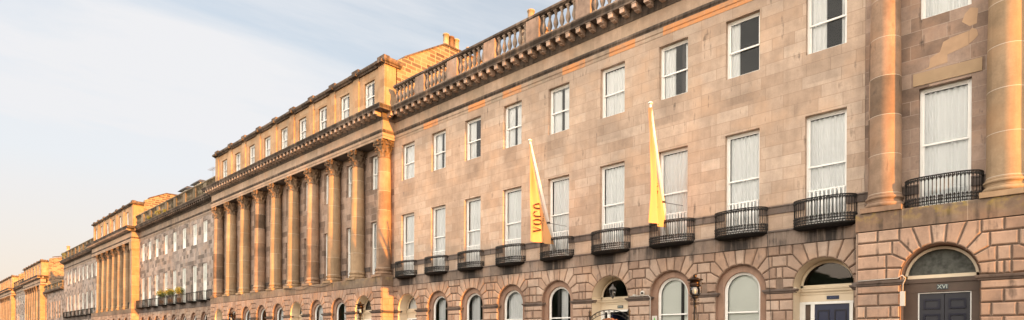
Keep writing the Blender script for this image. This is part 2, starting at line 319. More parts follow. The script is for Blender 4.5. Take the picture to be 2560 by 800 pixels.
# ------------------------------------------------------------------ architecture pieces
RR=.82; ZS=3.28; ZT=4.57
def offset_poly(p,d):
    n=len(p); a=sum(p[i][0]*p[(i+1)%n][1]-p[(i+1)%n][0]*p[i][1] for i in range(n))
    if a<0: p=p[::-1]
    res=[]
    for i in range(n):
        p0,p1,p2=Vector(p[i-1]),Vector(p[i]),Vector(p[(i+1)%n])
        d1=(p1-p0).normalized(); d2=(p2-p1).normalized(); n1=Vector((-d1.y,d1.x)); n2=Vector((-d2.y,d2.x))
        m=(n1+n2)/max(.35,1+n1.dot(n2)); q=p1+m*d; res.append((q.x,q.y))
    return res
def block(mb,poly,y,h=.05,g=.013,ch=.030):
    if max(q[0] for q in poly)-min(q[0] for q in poly)<.07: return
    a=offset_poly(poly,g); b=offset_poly(poly,g+ch*.25); c=offset_poly(poly,g+ch); n=len(a)
    vs=[(q[0],y,q[1]) for q in a]+[(q[0],y-h+.02,q[1]) for q in b]+[(q[0],y-h,q[1]) for q in c]
    fs=[(k*n+i,k*n+(i+1)%n,(k+1)*n+(i+1)%n,(k+1)*n+i) for k in (0,1) for i in range(n)]+[tuple(2*n+i for i in range(n))]
    mb.add(vs,fs,random.random())
ZC=[ZS-.02,3.57,3.92,4.26,ZT]
def arcpts(c,s,a0,a1,n=4):
    return [(c+s*RR*math.cos(R(a0+(a1-a0)*i/n)),ZS+RR*math.sin(R(a0+(a1-a0)*i/n))) for i in range(n+1)]
def half_arch(mb,c,s,y):
    ex=[.82,1.14,1.01,.85]; an=[0,19,33,48]
    for k in range(3):
        p=[(c+s*(ex[k] if k else .82),ZC[k])] if k else []
        if k==0: p=[(c+s*1.28*0+s*ex[1],ZC[0])]
        x_out=ex[k+1]
        if k==0: poly=[(c+s*x_out,ZC[0]),(c+s*x_out,ZC[1])]+arcpts(c,s,an[1],0)+[]
        else: poly=[(c+s*ex[k],ZC[k]),(c+s*x_out,ZC[k])] if False else [(c+s*ex[k],ZC[k]),(c+s*ex[k],ZC[k+1]),(c+s*x_out,ZC[k+1])]+arcpts(c,s,an[k+1],an[k])
        block(mb,poly,y)
    block(mb,[(c+s*.85,ZC[3]),(c+s*.85,ZT),(c+s*.57,ZT)]+arcpts(c,s,63,48),y)
    block(mb,[(c+s*.57,ZT),(c+s*.17,ZT)]+arcpts(c,s,81,63),y)
def rect(mb,x0,x1,z0,z1,y):
    x0,x1=min(x0,x1),max(x0,x1)
    if x1-x0>.1: block(mb,[(x0,z0),(x1,z0),(x1,z1),(x0,z1)],y)
def split(mb,x0,x1,z0,z1,y,n):
    if n<1: n=1
    for i in range(n): rect(mb,x0+(x1-x0)*i/n,x0+(x1-x0)*(i+1)/n,z0,z1,y)
def rustic(parent,x0,x1,cs,y,mat,full=True):
    mb=MB(); bk=MB(); imps=[]; yb=y+.004
    cs=sorted(cs)
    for c in cs:
        half_arch(mb,c,1,y); half_arch(mb,c,-1,y)
        block(mb,[(c+.17,ZT),(c-.17,ZT)]+[(c+RR*math.cos(R(a)),ZS+RR*math.sin(R(a))) for a in (99,93,87,81)],y)
    bounds=[x0]+[q for c in cs for q in (c-RR,c+RR)]+[x1]
    for i in range(0,len(bounds),2):
        a,b=bounds[i],bounds[i+1]; lf=i>0; rf=i<len(bounds)-2
        if b-a<.05: continue
        eL=lambda v:(a-RR+v) if lf else a
        eR=lambda v:(b+RR-v) if rf else b
        wd=b-a
        l,r=eL(.85),eR(.85); split(mb,l,r,ZC[3],ZT,y,max(1,round((r-l)/.45)))
        l,r=eL(1.01),eR(1.01); split(mb,l,r,ZC[2],ZC[3],y,max(1,round((r-l)/.75)))
        l,r=eL(1.14),eR(1.14); split(mb,l,r,ZC[1],ZC[2],y,max(1,round((r-l)/.6)))
        l,r=eL(1.14),eR(1.14)
        if lf and rf:
            m=(l+r)/2; rect(mb,l,m,ZC[0],ZC[1],y); rect(mb,m,r,ZC[0],ZC[1],y)
        else: split(mb,l,r,ZC[0],ZC[1],y,max(1,round((r-l)/.6)))
        # below the impost
        rect(mb,a,b,2.92,3.13,y)
        zz=2.92; k=0
        while zz>.35:
            if k%2==0: split(mb,a,b,zz-.32,zz,y,max(1,round(wd/.5)))
            else:
                q=min(.22,wd*.26)
                rect(mb,a,a+q,zz-.32,zz,y); split(mb,a+q,b-q,zz-.32,zz,y,max(1,round((wd-2*q)/.55))); rect(mb,b-q,b,zz-.32,zz,y)
            zz-=.32; k+=1
        mb.box(a,b,y-.06,y+.01,0,zz-.005,.4)
        # impost mould (with short returns into the openings)
        pth=[(a+.0,y),(b,y)]
        if lf: pth=[(a,y+.16)]+pth
        if rf: pth=pth+[(b,y+.16)]
        ins=MB(); ins.sweep([(-.01,3.13),(.04,3.13),(.055,3.17),(.09,3.19),(.10,3.225),(.10,3.245),(-.01,3.262)],pth); imps.append(ins)
        bk.quad((a,yb,0),(b,yb,0),(b,yb,ZT),(a,yb,ZT))
    for c in cs:
        n=20; pts=[(c-RR*math.cos(PI*i/n),ZS+RR*math.sin(PI*i/n)) for i in range(n+1)]
        for i in range(n):
            p,q=pts[i],pts[i+1]; bk.quad((p[0],yb,p[1]),(q[0],yb,q[1]),(q[0],yb,ZT),(p[0],yb,ZT))
    wall=wpart('rusticated_wall',mb,M[mat],parent)
    wpart('joint_backing',bk,M['backing'],wall)
    for ins in imps: wpart('impost',ins,M['sill'],wall)
    return wall
def arch_strip(mb,c,rad,y0,y1,zs=ZS,zb=0,n=24,rnd=.5,smooth=True):
    pts=[(c-rad,zb)]+[(c-rad*math.cos(PI*i/n),zs+rad*math.sin(PI*i/n)) for i in range(n+1)]+[(c+rad,zb)]
    m=len(pts); mb.add([(p[0],y0,p[1]) for p in pts]+[(p[0],y1,p[1]) for p in pts],[(i,i+1,m+i+1,m+i) for i in range(m-1)],rnd,smooth)
def arch_ring(mb,c,ro,ri,y,zs=ZS,zb=0,n=24,y1=None):
    def P(rad): return [(c-rad,zb)]+[(c-rad*math.cos(PI*i/n),zs+rad*math.sin(PI*i/n)) for i in range(n+1)]+[(c+rad,zb)]
    a,b=P(ro),P(ri); m=len(a)
    mb.add([(p[0],y,p[1]) for p in a]+[(p[0],y,p[1]) for p in b],[(i,i+1,m+i+1,m+i) for i in range(m-1)])
    if y1 is not None:
        arch_strip(mb,c,ri,y,y1,zs,zb,n); arch_strip(mb,c,ro,y,y1,zs,zb,n)
def half_disc(mb,c,rad,y,zs,zb,n=24):
    pts=[(c+rad,zb)]+[(c+rad*math.cos(PI*i/n),zs+rad*math.sin(PI*i/n)) for i in range(n+1)]+[(c-rad,zb)]
    mb.add([(p[0],y,p[1]) for p in pts],[tuple(range(len(pts)))])
def wavy(mb,x0,x1,y,z0,z1,n=40,amp=.022,wl=.085,gather=.3,seed=0):
    rs=random.Random(seed); ph=rs.random()*6; k=[]
    for i in range(n+1):
        u=i/n; x=x0+(x1-x0)*u; k.append((x,amp*math.sin(ph+(x-x0)*2*PI/wl+.5*math.sin((x-x0)*9+ph))*(.7+.3*math.sin((x-x0)*14+ph))))
    rows=5; vs=[]
    for r in range(rows+1):
        z=z0+(z1-z0)*r/rows
        for x,d in k: vs.append((x,y+d*(1-gather*r/rows),z))
    mb.add(vs,[(r*(n+1)+i,r*(n+1)+i+1,(r+1)*(n+1)+i+1,(r+1)*(n+1)+i) for r in range(rows) for i in range(n)],smooth=True)
# windows in local coordinates: origin = centre of the opening at the bottom, on the wall face
def window(parent,x,y,z0,z1,w,style,meet=.5,seed=0,bars=0,depth=.15,lod=0):
    key=('win',round(w,2),round(z1-z0,2),style,meet,bars,depth,seed%5)
    h=z1-z0
    if key not in CH:
        fr=MB(); t=.06; hw=w/2
        d=depth
        fr.box(-hw,-hw+t,d,d+.1,0,h); fr.box(hw-t,hw,d,d+.1,0,h); fr.box(-hw+t,hw-t,d,d+.1,h-t,h); fr.box(-hw+t,hw-t,d-.015,d+.1,0,t*.9)
        zm=h*meet
        # upper sash in front, lower behind
        si=-hw+t; so=hw-t; s=.035
        fr.box(si,so,d+.02,d+.07,zm-.025,zm+.022)
        fr.box(si,si+s,d+.025,d+.06,zm+.022,h-t); fr.box(so-s,so,d+.025,d+.06,zm+.022,h-t); fr.box(si+s,so-s,d+.025,d+.06,h-t-s,h-t)
        fr.box(si,si+s,d+.055,d+.09,t*.9,zm-.025); fr.box(so-s,so,d+.055,d+.09,t*.9,zm-.025); fr.box(si+s,so-s,d+.055,d+.09,t*.9,t*.9+.05)
        for i in range(bars):
            bx=si+(so-si)*(i+1)/(bars+1); fr.box(bx-.012,bx+.012,d+.03,d+.055,zm+.022,h-t-s); fr.box(bx-.012,bx+.012,d+.06,d+.085,t*.9+.05,zm-.025)
        gl=MB(); gl.quad((si+s,d+.045,zm),(so-s,d+.045,zm),(so-s,d+.045,h-t-s),(si+s,d+.045,h-t-s)); gl.quad((si+s,d+.075,t),(so-s,d+.075,t),(so-s,d+.075,zm),(si+s,d+.075,zm))
        cu=MB(); yc=d+.13; rs=random.Random(seed%5*11+len(style))
        if style=='net': wavy(cu,-hw+.07,hw-.03,yc,.05,h-.10,60,.05,.135,.35,seed)
        elif style=='gap':
            g=rs.uniform(-.1,.2); wavy(cu,-hw+.03,g-.05,yc,.05,h-.05,24,.03,.09,.3,seed); wavy(cu,g+.09,hw-.03,yc,.05,h-.05,20,.03,.1,.3,seed+1)
        elif style=='left': wavy(cu,-hw+.03,-hw*.35,yc,.05,h-.05,18,.04,.11,.3,seed)
        elif style=='both': wavy(cu,-hw+.03,-hw*.1,yc,.05,h-.05,18,.04,.11,.3,seed); wavy(cu,hw*.62,hw,yc,.05,h-.05,12,.04,.1,.3,seed+4)
        elif style=='blind': cu.box(-hw+.02,hw-.02,yc-.08,yc-.07,.05,h-.03)
        CH[key]=(fr.mesh('window_frame',M['white']),gl.mesh('pane',M['glass']),cu.mesh('curtain',M['blind' if style=='blind' else 'curtain']) if cu.v else None)
    a,b,c=CH[key]
    o=obj('window',a,parent,(x,y,z0)); obj('pane',b,o,(x,y,z0))
    if c: obj('curtain',c,o,(x,y,z0))
    return o
def guard(win,x,y,z0,w):
    key=('guard',round(w,2))
    if key not in CH:
        mb=MB(); hw=w/2-.05; mb.box(-hw,hw,.10,.13,1.0,1.04); mb.box(-hw,hw,.10,.13,.12,.15); n=9
        for i in range(n): q=-hw+(i+.5)*2*hw/n; mb.box(q-.022,q+.022,.105,.125,.15,1.0)
        CH[key]=mb.mesh('guard_rail',M['white'])
    obj('guard_rail',CH[key],win,(x,y,z0))
def wall_grid(mb,x0,x1,z0,z1,y,holes,depth=.15,rnd=None):
    xs=sorted({x0,x1,*[h[0] for h in holes],*[h[1] for h in holes]}); zs=sorted({z0,z1,*[h[2] for h in holes],*[h[3] for h in holes]})
    xs=[q for q in xs if x0<=q<=x1]; zs=[q for q in zs if z0<=q<=z1]
    for i in range(len(xs)-1):
        for j in range(len(zs)-1):
            cx=(xs[i]+xs[i+1])/2; cz=(zs[j]+zs[j+1])/2
            if any(h[0]<cx<h[1] and h[2]<cz<h[3] for h in holes): continue
            mb.quad((xs[i],y,zs[j]),(xs[i+1],y,zs[j]),(xs[i+1],y,zs[j+1]),(xs[i],y,zs[j+1]))
    for a,b,c,d in holes:
        y1=y+depth+.03
        mb.quad((a,y,c),(a,y1,c),(a,y1,d),(a,y,d)); mb.quad((b,y,c),(b,y,d),(b,y1,d),(b,y1,c)); mb.quad((a,y,d),(a,y1,d),(b,y1,d),(b,y,d)); mb.quad((a,y,c),(b,y,c),(b,y1,c),(a,y1,c))
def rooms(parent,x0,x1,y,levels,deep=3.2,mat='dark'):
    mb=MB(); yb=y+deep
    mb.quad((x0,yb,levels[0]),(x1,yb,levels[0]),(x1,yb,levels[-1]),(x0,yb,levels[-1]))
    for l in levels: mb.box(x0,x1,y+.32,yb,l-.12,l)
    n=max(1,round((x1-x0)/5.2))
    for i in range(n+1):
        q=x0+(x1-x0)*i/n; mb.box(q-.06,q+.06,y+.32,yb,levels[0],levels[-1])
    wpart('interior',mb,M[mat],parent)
def arch_window(parent,c,y,style,dz=0,seed=0):
    st=MB(); arch_strip(st,c,RR,y,y+.11); arch_ring(st,c,RR,.60,y+.11); arch_strip(st,c,.60,y+.11,y+.26)
    for k in range(9):   # joints of the inner stone ring
        pass
    s=wpart('window_surround',st,M['surround'],parent)
    key=('aw',style,seed%4)
    if key not in CH:
        fr=MB(); arch_ring(fr,0,.60,.55,.2,y1=.27,zb=.9); arch_ring(fr,0,.55,.52,.225,y1=.27,zb=.9)
        fr.box(-.5,.5,.215,.265,2.585,2.63)
        gl=MB(); half_disc(gl,0,.53,.25,ZS,.9); cu=MB()
        if style=='blind': half_disc(cu,0,.53,.33,ZS,.9)
        elif style=='drape':
            wavy(cu,-.56,-.02,.5,.9,ZS+.5,26,.04,.12,.1,seed)
        elif style=='drape2':
            wavy(cu,-.2,.22,.45,.9,ZS+.55,22,.04,.12,.1,seed)
        elif style=='full': wavy(cu,-.56,.56,.42,.9,ZS+.5,40,.035,.12,.1,seed)
        CH[key]=(fr.mesh('window_frame',M['white']),gl.mesh('pane',M['glass']),cu.mesh('curtain',M['blind' if style=='blind' else 'curtain']) if cu.v else None)
    a,b,cc=CH[key]; o=obj('arched_window',a,parent,(c,y,0)); obj('pane',b,o,(c,y,0))
    if cc: obj('curtain',cc,o,(c,y,0))
    return o
M['surround']=stone('window_surround_stone',[(.27,.17,.125),(.33,.215,.16)],mode='run',bw=.3,jw=.004,joint=(.4,.3,.24),patch=.25,soot=.12)
def text_mesh(txt,size,mat,name='lettering',extr=.004):
    cu=bpy.data.curves.new(name,'FONT'); cu.body=txt; cu.size=size; cu.extrude=extr; cu.align_x='CENTER'; cu.align_y='CENTER'
    o=bpy.data.objects.new(name,cu); COL.objects.link(o); dg=bpy.context.evaluated_depsgraph_get(); me=bpy.data.meshes.new_from_object(o.evaluated_get(dg)); bpy.data.objects.remove(o)
    me.materials.clear(); me.materials.append(mat); me.name=name; return me
def plate(parent,x,y,z,w,h,txt,mat,lmat,size):
    mb=MB(); mb.box(-w/2,w/2,-.015,0,-h/2,h/2); p=obj('number_plate',mb.mesh('number_plate',M[mat]),parent,(x,y,z))
    if txt:
        me=text_mesh(txt,size,M[lmat]); me.transform(Matrix.Rotation(PI/2,4,'X')); obj('lettering',me,p,(x,y-.019,z))
def doorway(parent,c,y,kind,num=None,fan='dark'):
    """painted arched porch recess with fanlight, transom, frame and door"""
    D=.55 if kind!='stone' else .36
    sh=MB(); arch_strip(sh,c,RR,y-.03,y+D); arch_ring(sh,c,RR,.735,y+D,zb=3.36); 
    s=wpart('porch_reveal',sh,M['cream' if kind!='stone' else 'surround'],parent)
    rg=MB(); arch_ring(rg,c,.78,.72,y+D-.06,zb=3.36,y1=y+D); wpart('arch_moulding',rg,M['cream'],s)
    # fanlight
    gl=MB(); half_disc(gl,c,.73,y+D+.03,ZS+.08,3.33); f=wpart('fanlight',gl,M['glass'],parent)
    if fan!='dark':
        bl=MB(); half_disc(bl,c,.73,y+D+.08,ZS+.08,3.33); wpart('fanlight_blind',bl,M['white' if fan=='white' else 'greyslat'],f)
    tr=MB(); yy=y+D
    if kind=='stone':
        tr.box(c-RR,c+RR,yy-.05,yy+.08,3.28,3.365); wpart('transom',tr,M['cream'],parent)
        ln=MB(); ln.box(c-RR,c+RR,yy-.02,yy+.1,2.93,3.28); ln.box(c-RR,c+RR,yy-.05,yy-.02,3.17,3.28); ln.box(c-RR,c-.50,yy-.01,yy+.1,0,2.93); ln.box(c+.62,c+RR,yy-.01,yy+.1,0,2.93)
        wpart('door_surround',ln,M['brownpaint'],parent)
        c0=c; c=c+.06; fr=MB(); fr.box(c-.56,c-.535,yy+.02,yy+.1,0,2.9); fr.box(c+.535,c+.56,yy+.02,yy+.1,0,2.9); fr.box(c-.56,c+.56,yy+.02,yy+.1,2.9,2.92); wpart('door_frame',fr,M['white'],parent)
        for sgn in (-1,1):
            d=MB(); x0,x1=(c-.53,c-.006) if sgn<0 else (c+.006,c+.53)
            d.box(x0,x1,yy+.06,yy+.1,.1,2.9)
            d2=wpart('door',d,M['greydoor'],parent)
            p=MB(); m=(x0+x1)/2
            for (za,zb_) in ((2.50,2.76),(1.75,2.38),(.9,1.6)):
                for (a,b_,e,g_) in ((m-.18,m+.18,zb_-.045,zb_),(m-.18,m+.18,za,za+.045),(m-.18,m-.135,za+.045,zb_-.045),(m+.135,m+.18,za+.045,zb_-.045)): p.box(a,b_,yy+.035,yy+.06,e,g_)
            wpart('door_moulding',p,M['navyhi'],d2)
        plate(parent,c0+.03,yy-.026,3.05,.24,.125,num,'plate','letter',.14)
        return
    prof=[(-.02,2.87),(.0,2.87),(.0,3.07),(.02,3.08),(.03,3.14),(.075,3.17),(.085,3.22),(.11,3.25),(.11,3.27),(.03,3.30),(.03,3.365),(-.02,3.365)]
    tr.sweep(prof,[(c-RR,y+.02),(c-RR+.001,y+D)][:0] or [(c-RR+.002,yy),(c+RR-.002,yy)]); 
    t=wpart('transom',tr,M['cream'],parent)
    si=MB(); si.sweep([(-.004,3.07),(.02,3.08),(.03,3.14),(.06,3.17),(.07,3.22),(.09,3.25),(.09,3.27),(-.004,3.30)],[(c+RR,yy-.11),(c+RR,y+.01)]); wpart('impost_return',si,M['cream'],t); si=MB()
    si.sweep([(-.004,3.07),(.02,3.08),(.03,3.14),(.06,3.17),(.07,3.22),(.09,3.25),(.09,3.27),(-.004,3.30)],[(c-RR,y+.01),(c-RR,yy-.11)])
    wpart('impost_return',si,M['cream'],t)
    fr=MB(); fr.box(c-.76,c+RR,yy-.03,yy+.06,2.79,2.865); fr.box(c-.76,c-.66,yy-.02,yy+.06,0,2.79); fr.box(c-.50,c-.39,yy-.02,yy+.06,0,2.79); fr.box(c+.57,c+.66,yy-.02,yy+.06,0,2.79); fr.box(c+.74,c+.81,yy-.02,yy+.06,0,2.79)
    fr.box(c-RR,c-.76,yy-.01,yy+.06,0,2.865)
    wpart('door_frame',fr,M['white'],parent)
    if kind=='closed':
        q=MB(); q.box(c-.66,c-.50,yy+.03,yy+.05,.1,2.79); q.box(c+.66,c+.74,yy+.03,yy+.05,.1,2.79); wpart('side_panel',q,M['brownpaint'],parent)
        d=MB(); d.box(c-.39,c+.57,yy+.02,yy+.06,.1,2.79); dd=wpart('door',d,M['navy'],parent)
        p=MB()
        for m in (c-.15,c+.32):
            for (za,zb_) in ((1.7,2.62),(.5,1.45)):
                for (a,b_,e,g_) in ((m-.17,m+.17,zb_-.04,zb_),(m-.17,m+.17,za,za+.04),(m-.17,m-.13,za+.04,zb_-.04),(m+.13,m+.17,za+.04,zb_-.04)): p.box(a,b_,yy,yy+.02,e,g_)
        wpart('door_moulding',p,M['navyhi'],dd)
    elif kind=='open':
        d=MB(); d.box(c-.38,c-.34,yy+.1,yy+.95,.1,2.77); wpart('door',d,M['navy'],parent)
    if num: plate(parent,c+(.12 if kind!='open' else .1),yy-.005,2.975,.34 if kind=='closed' else .25,.105,num,'plateblue' if kind=='closed' else 'plate','letterdim' if kind=='closed' else 'letter',.10)
M['greyslat']=simple('grey_rippled_blind',(.15,.145,.13),.7,var=.5,scale=9)
# ironwork balcony, local: origin at wall face, floor level
def balcony(parent,x,y,z=5.03,w=1.72,d=.42,p=2.6,lod=0,side=0):
    key=('bal',w,d,p,lod)
    if key not in CH:
        fl=MB(); n=24
        def pt(t,k=1.0,zz=0):   # superellipse half plan, t 0..1
            a=PI*t; cx=math.cos(a); sy=math.sin(a); return (-(w/2)*k*math.copysign(abs(cx)**(2/p),cx),-d*k*abs(sy)**(2/p),zz)
        top=[pt(i/n,1,0) for i in range(n+1)]; mid=[pt(i/n,1,-.04) for i in range(n+1)]; bot=[pt(i/n,.84,-.11) for i in range(n+1)]
        vs=top+mid+bot; m=n+1
        fl.add(vs,[(i,i+1,m+i+1,m+i) for i in range(n)]+[(m+i,m+i+1,2*m+i+1,2*m+i) for i in range(n)]+[tuple(range(m)),tuple(2*m+i for i in range(m-1,-1,-1))])
        rl=MB(); H=.74
        rl.tube([(q[0]*.985,q[1]*.985,H) for q in [pt(i/40) for i in range(41)]],.019,5); rl.tube([(q[0]*.975,q[1]*.975,H-.045) for q in [pt(i/40) for i in range(41)]],.008,4)
        for zz in (.045,.12): rl.tube([(q[0]*.98,q[1]*.98,zz) for q in [pt(i/40) for i in range(41)]],.010,4)
        # arc-length spacing
        pts=[Vector(pt(i/400)) for i in range(401)]; acc=[0]
        for i in range(400): acc.append(acc[-1]+(pts[i+1]-pts[i]).length)
        nb=26 if not lod else 16
        for j in range(nb+1):
            s=acc[-1]*j/nb; i=min(range(401),key=lambda q:abs(acc[q]-s)); q=pts[i]*.975; X,Y=q.x,q.y
            rl.tube([(X,Y,0),(X,Y,H)],.0105 if not lod else .013,4,False)
            if lod: continue
            # drop under the hand rail
            rl.lathe([(.0,0),(.016,.035),(.030,.075),(.012,.09),(.018,.115)],X,Y,H-.14,5,True,False)
            if j<nb:
                s2=acc[-1]*(j+.5)/nb; i2=min(range(401),key=lambda q_:abs(acc[q_]-s2)); q=pts[i2]*.975; tg=(pts[min(i2+3,400)]-pts[max(i2-3,0)]).normalized()
                rl.lathe([(.020,0),(.012,.06),(.030,.10),(.014,.13),(.008,.15),(.034,.18),(.016,.205),(.0,.235)],q.x,q.y,.03,5,True,False)
                # small ogee loops either side
                for sg in (-1,1):
                    rl.tube([(q.x+tg.x*sg*k*.045,q.y+tg.y*sg*k*.045,.165+.02*math.sin(k*PI)) for k in (0,.5,1)],.006,3)
                rl.lathe([(.0,0),(.012,.03),(.020,.06),(.010,.08)],q.x,q.y,H-.10,5,True,False)
        CH[key]=(fl.mesh('balcony',M['ironfloor']),rl.mesh('railing',M['iron']))
    a,b=CH[key]; o=obj('balcony',a,parent,(x,y,z)); obj('railing',b,o,(x,y,z)); return o
M['ironfloor']=simple('black_balcony_floor',(.014,.012,.011),.8,var=.3,spec=.15)
# columns
SH=[( .395,0),(.395,.02),(.385,.6),(.385,2.0),(.37,3.6),(.345,5.0),(.33,5.85)]
def column(parent,x,y,mat='column',z=5.06,lod=0):
    key=('col',mat,lod)
    if key not in CH:
        n=40 if not lod else 20
        s=MB(); s.lathe(SH,0,0,.49,n,True,False)
        b=MB(); b.box(-.475,.475,-.475,.475,0,.13); 
        tor=lambda r,z0,h:[(r*1.0-h*.5+math.cos(a)*h*.5,z0+h/2+math.sin(a)*h/2) for a in [(-90+180*i/6)*PI/180 for i in range(7)]]
        b.lathe(tor(.475,.13,.13)+[(.42,.265),(.405,.29),(.405,.32),(.43,.335)]+tor(.45,.34,.09)+[(.41,.435),(.41,.46),(.397,.49)],0,0,0,n,True,False)
        c=MB(); Z=6.34; r=.33
        c.lathe([(r,0),(r+.03,.02),(r+.03,.05),(r,.065),(r-.02,.08),(r-.02,.5),(r+.05,.75),(r+.14,.84)],0,0,0,n,True,False)
        def leaf(a,z0,h,wd,out,r0):
            vs=[]; m=6
            for i in range(m+1):
                u=i/m; rr=r0+.015+out*(u**2.2); zz=z0+h*(u if u<.85 else .85-(u-.85)*.9)+0
                if u>=.99: rr+=.03; zz=z0+h*.74
                hw_=wd*(1-.25*u-.45*max(0,u-.7)/.3)*(1+.18*math.sin(u*20))
                for k in (-1,-.5,0,.5,1):
                    aa=a+k*hw_/(2*rr); q=rr-.03*abs(k)**1.5+(.012 if k==0 else 0); vs.append((q*math.cos(aa),q*math.sin(aa),zz-.03*abs(k)*u))
            c.add(vs,[(i*5+j,i*5+j+1,(i+1)*5+j+1,(i+1)*5+j) for i in range(m) for j in range(4)],smooth=False)
        for k in range(8): leaf(2*PI*(k+.5)/8,.06,.36,.24,.13,r-.02)
        for k in range(8): leaf(2*PI*k/8,.22,.42,.25,.16,r-.02)
        for k in range(4):
            a=PI/4+k*PI/2; ca,sa=math.cos(a),math.sin(a); pts=[]
            for i in range(15):
                t=i/14*2.6*PI; q=.105*(1-i/17); pts.append((.47+q*math.cos(PI/2+.9-t)+.01,.72+q*math.sin(PI/2+.9-t)))
            pts=[(.36,.45),(.38,.6),(.42,.72)]+pts
            for off in (-.035,.035): c.tube([(p[0]*ca-off*sa,p[0]*sa+off*ca,p[1]) for p in pts],.032,5)
            # small inner helices
            for sg in (-1,1):
                b2=k*PI/2+sg*.16; c.lathe([(0,0),(.05,.02),(.06,.05),(.05,.08),(0,.1)],.42*math.cos(b2),.42*math.sin(b2),.66,6,True,False)
            b3=k*PI/2; c.lathe([(0,0),(.06,.03),(.07,.07),(.04,.11),(0,.12)],.43*math.cos(b3),.43*math.sin(b3),.84,6,True,False)
        ab=[]; m=8
        for k in range(4):
            a0=PI/4+k*PI/2; a1=a0+PI/2; p0=Vector((.60*math.cos(a0),.60*math.sin(a0))); p1=Vector((.60*math.cos(a1),.60*math.sin(a1))); nn=-(p0+p1).normalized()
            tdir=(p1-p0).normalized()
            for i in range(1,m):
                u=i/m; q=p0+(p1-p0)*u+nn*.075*math.sin(PI*u)*-(-1); ab.append((q.x,q.y))
            ab.append(((p1-tdir*.0).x,p1.y))
        k=len(ab); c.add([(q[0]*.95,q[1]*.95,.84) for q in ab]+[(q[0],q[1],.88) for q in ab]+[(q[0],q[1],.94) for q in ab],[(j*k+i,j*k+(i+1)%k,(j+1)*k+(i+1)%k,(j+1)*k+i) for j in (0,1) for i in range(k)]+[tuple(range(k-1,-1,-1)),tuple(2*k+i for i in range(k))])
        CH[key]=(s.mesh('column',M[mat]),b.mesh('base',M[mat]),c.mesh('capital',M['capital']))
    a,b,c=CH[key]; o=obj('column',a,parent,(x,y,z)); obj('column_base',b,o,(x,y,z)); obj('capital',c,o,(x,y,z+6.34-.0)); return o
# entablature: z=12.33 .. 13.85
def modillions(parent,x0,x1,y,z=0,pitch=.505,ret=None,mat='modillion'):
    key=('mod',mat)
    if key not in CH:
        mb=MB(); mb.box(-.09,.09,-.48,-.10,13.47,13.62); mb.box(-.082,.082,-.32,-.10,13.42,13.47); mb.box(-.105,.105,-.50,-.09,13.62,13.655)
        me=mb.mesh('modillion',M[mat]); m2=me.copy(); m2.transform(Matrix.Rotation(PI/2,4,'Z')); m3=me.copy(); m3.transform(Matrix.Rotation(-PI/2,4,'Z')); CH[key]=(me,m2,m3)
    me,m2,m3=CH[key]; n=max(1,round((x1-x0)/pitch))
    for i in range(n+1): obj('modillion',me,parent,(x0+(x1-x0)*i/n,y,z))
    for (xx,yy,dx) in (ret or []): obj('modillion',m2 if dx>0 else m3,parent,(xx,yy,z))
def entab(parent,path,mats,o=0.0,fas=True):
    e=o
    a=MB()
    a.sweep([(-.05,12.33+e),(.012,12.33+e),(.012,12.46+e),(.035,12.475+e),(.035,12.62+e),(-.05,12.62+e)],path); A=wpart('architrave',a,M[mats[0]],parent)
    b=MB(); b.sweep([(-.05,12.622+e),(.03,12.622+e),(.045,12.66+e),(.085,12.70+e),(.095,12.745+e),(.095,12.78+e),(-.05,12.80+e)],path); wpart('architrave_moulding',b,M[mats[1]],A)
    f=MB(); f.sweep([(-.06,12.802+e),(.0,12.802+e),(.0,13.30+e),(-.06,13.30+e)],path); wpart('frieze',f,M[mats[2]],parent)
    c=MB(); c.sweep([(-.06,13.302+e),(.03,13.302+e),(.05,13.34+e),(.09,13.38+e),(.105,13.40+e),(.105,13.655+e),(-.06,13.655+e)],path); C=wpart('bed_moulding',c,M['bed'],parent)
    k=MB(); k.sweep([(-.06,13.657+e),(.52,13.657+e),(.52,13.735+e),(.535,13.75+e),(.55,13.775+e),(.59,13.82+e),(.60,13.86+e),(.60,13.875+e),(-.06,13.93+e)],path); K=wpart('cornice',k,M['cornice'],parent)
    return C
def balustrade(parent,x0,x1,y,dies,dz=0,mat='baluster',bal=True,z0=13.9,h=1.2,nb=6,diem='die'):
    t=z0+h+dz; b=MB(); b.box(x0,x1,y-.14,y+.14,z0+dz,z0+.17+dz); 
    r=MB(); r.sweep([(-.17,t-.17),(.10,t-.17),(.13,t-.14),(.17,t-.12),(.17,t-.05),(.14,t),(-.17,t)],[(x0,y),(x1,y)])
    bs=wpart('balustrade',b,M[mat],parent); wpart('coping',r,M['mossy' if mat=='mossy' else 'cornice'],bs)
    for q in dies:
        d=MB(); d.box(q-.36,q+.36,y-.15,y+.15,z0+.17+dz,t-.17); wpart('die',d,M[mat if mat=='mossy' else diem],bs)
    hh=t-.17-(z0+.17+dz)
    key=('balus',mat,round(hh,2))
    if key not in CH:
        m=MB(); k=hh/.86
        m.box(-.085,.085,-.085,.085,0,.07*k); m.box(-.08,.08,-.08,.08,hh-.07*k,hh)
        m.lathe([(.06,.07*k),(.045,.11*k),(.05,.14*k),(.095,.27*k),(.105,.33*k),(.09,.42*k),(.05,.58*k),(.042,.66*k),(.065,.69*k),(.045,.715*k),(.07,.75*k),(.075,.79*k)],0,0,0,10,True,False)
        CH[key]=m.mesh('baluster',M[mat])
    ends=[x0]+[v for q in sorted(dies) for v in (q-.36,q+.36)]+[x1]
    for i in range(0,len(ends),2):
        a,c=ends[i],ends[i+1]
        if c-a<.3: continue
        n=max(1,round((c-a)/.305)) if True else nb
        for j in range(n): obj('baluster',CH[key],bs,(a+(c-a)*(j+.5)/n,y,z0+.17+dz))
    return bs
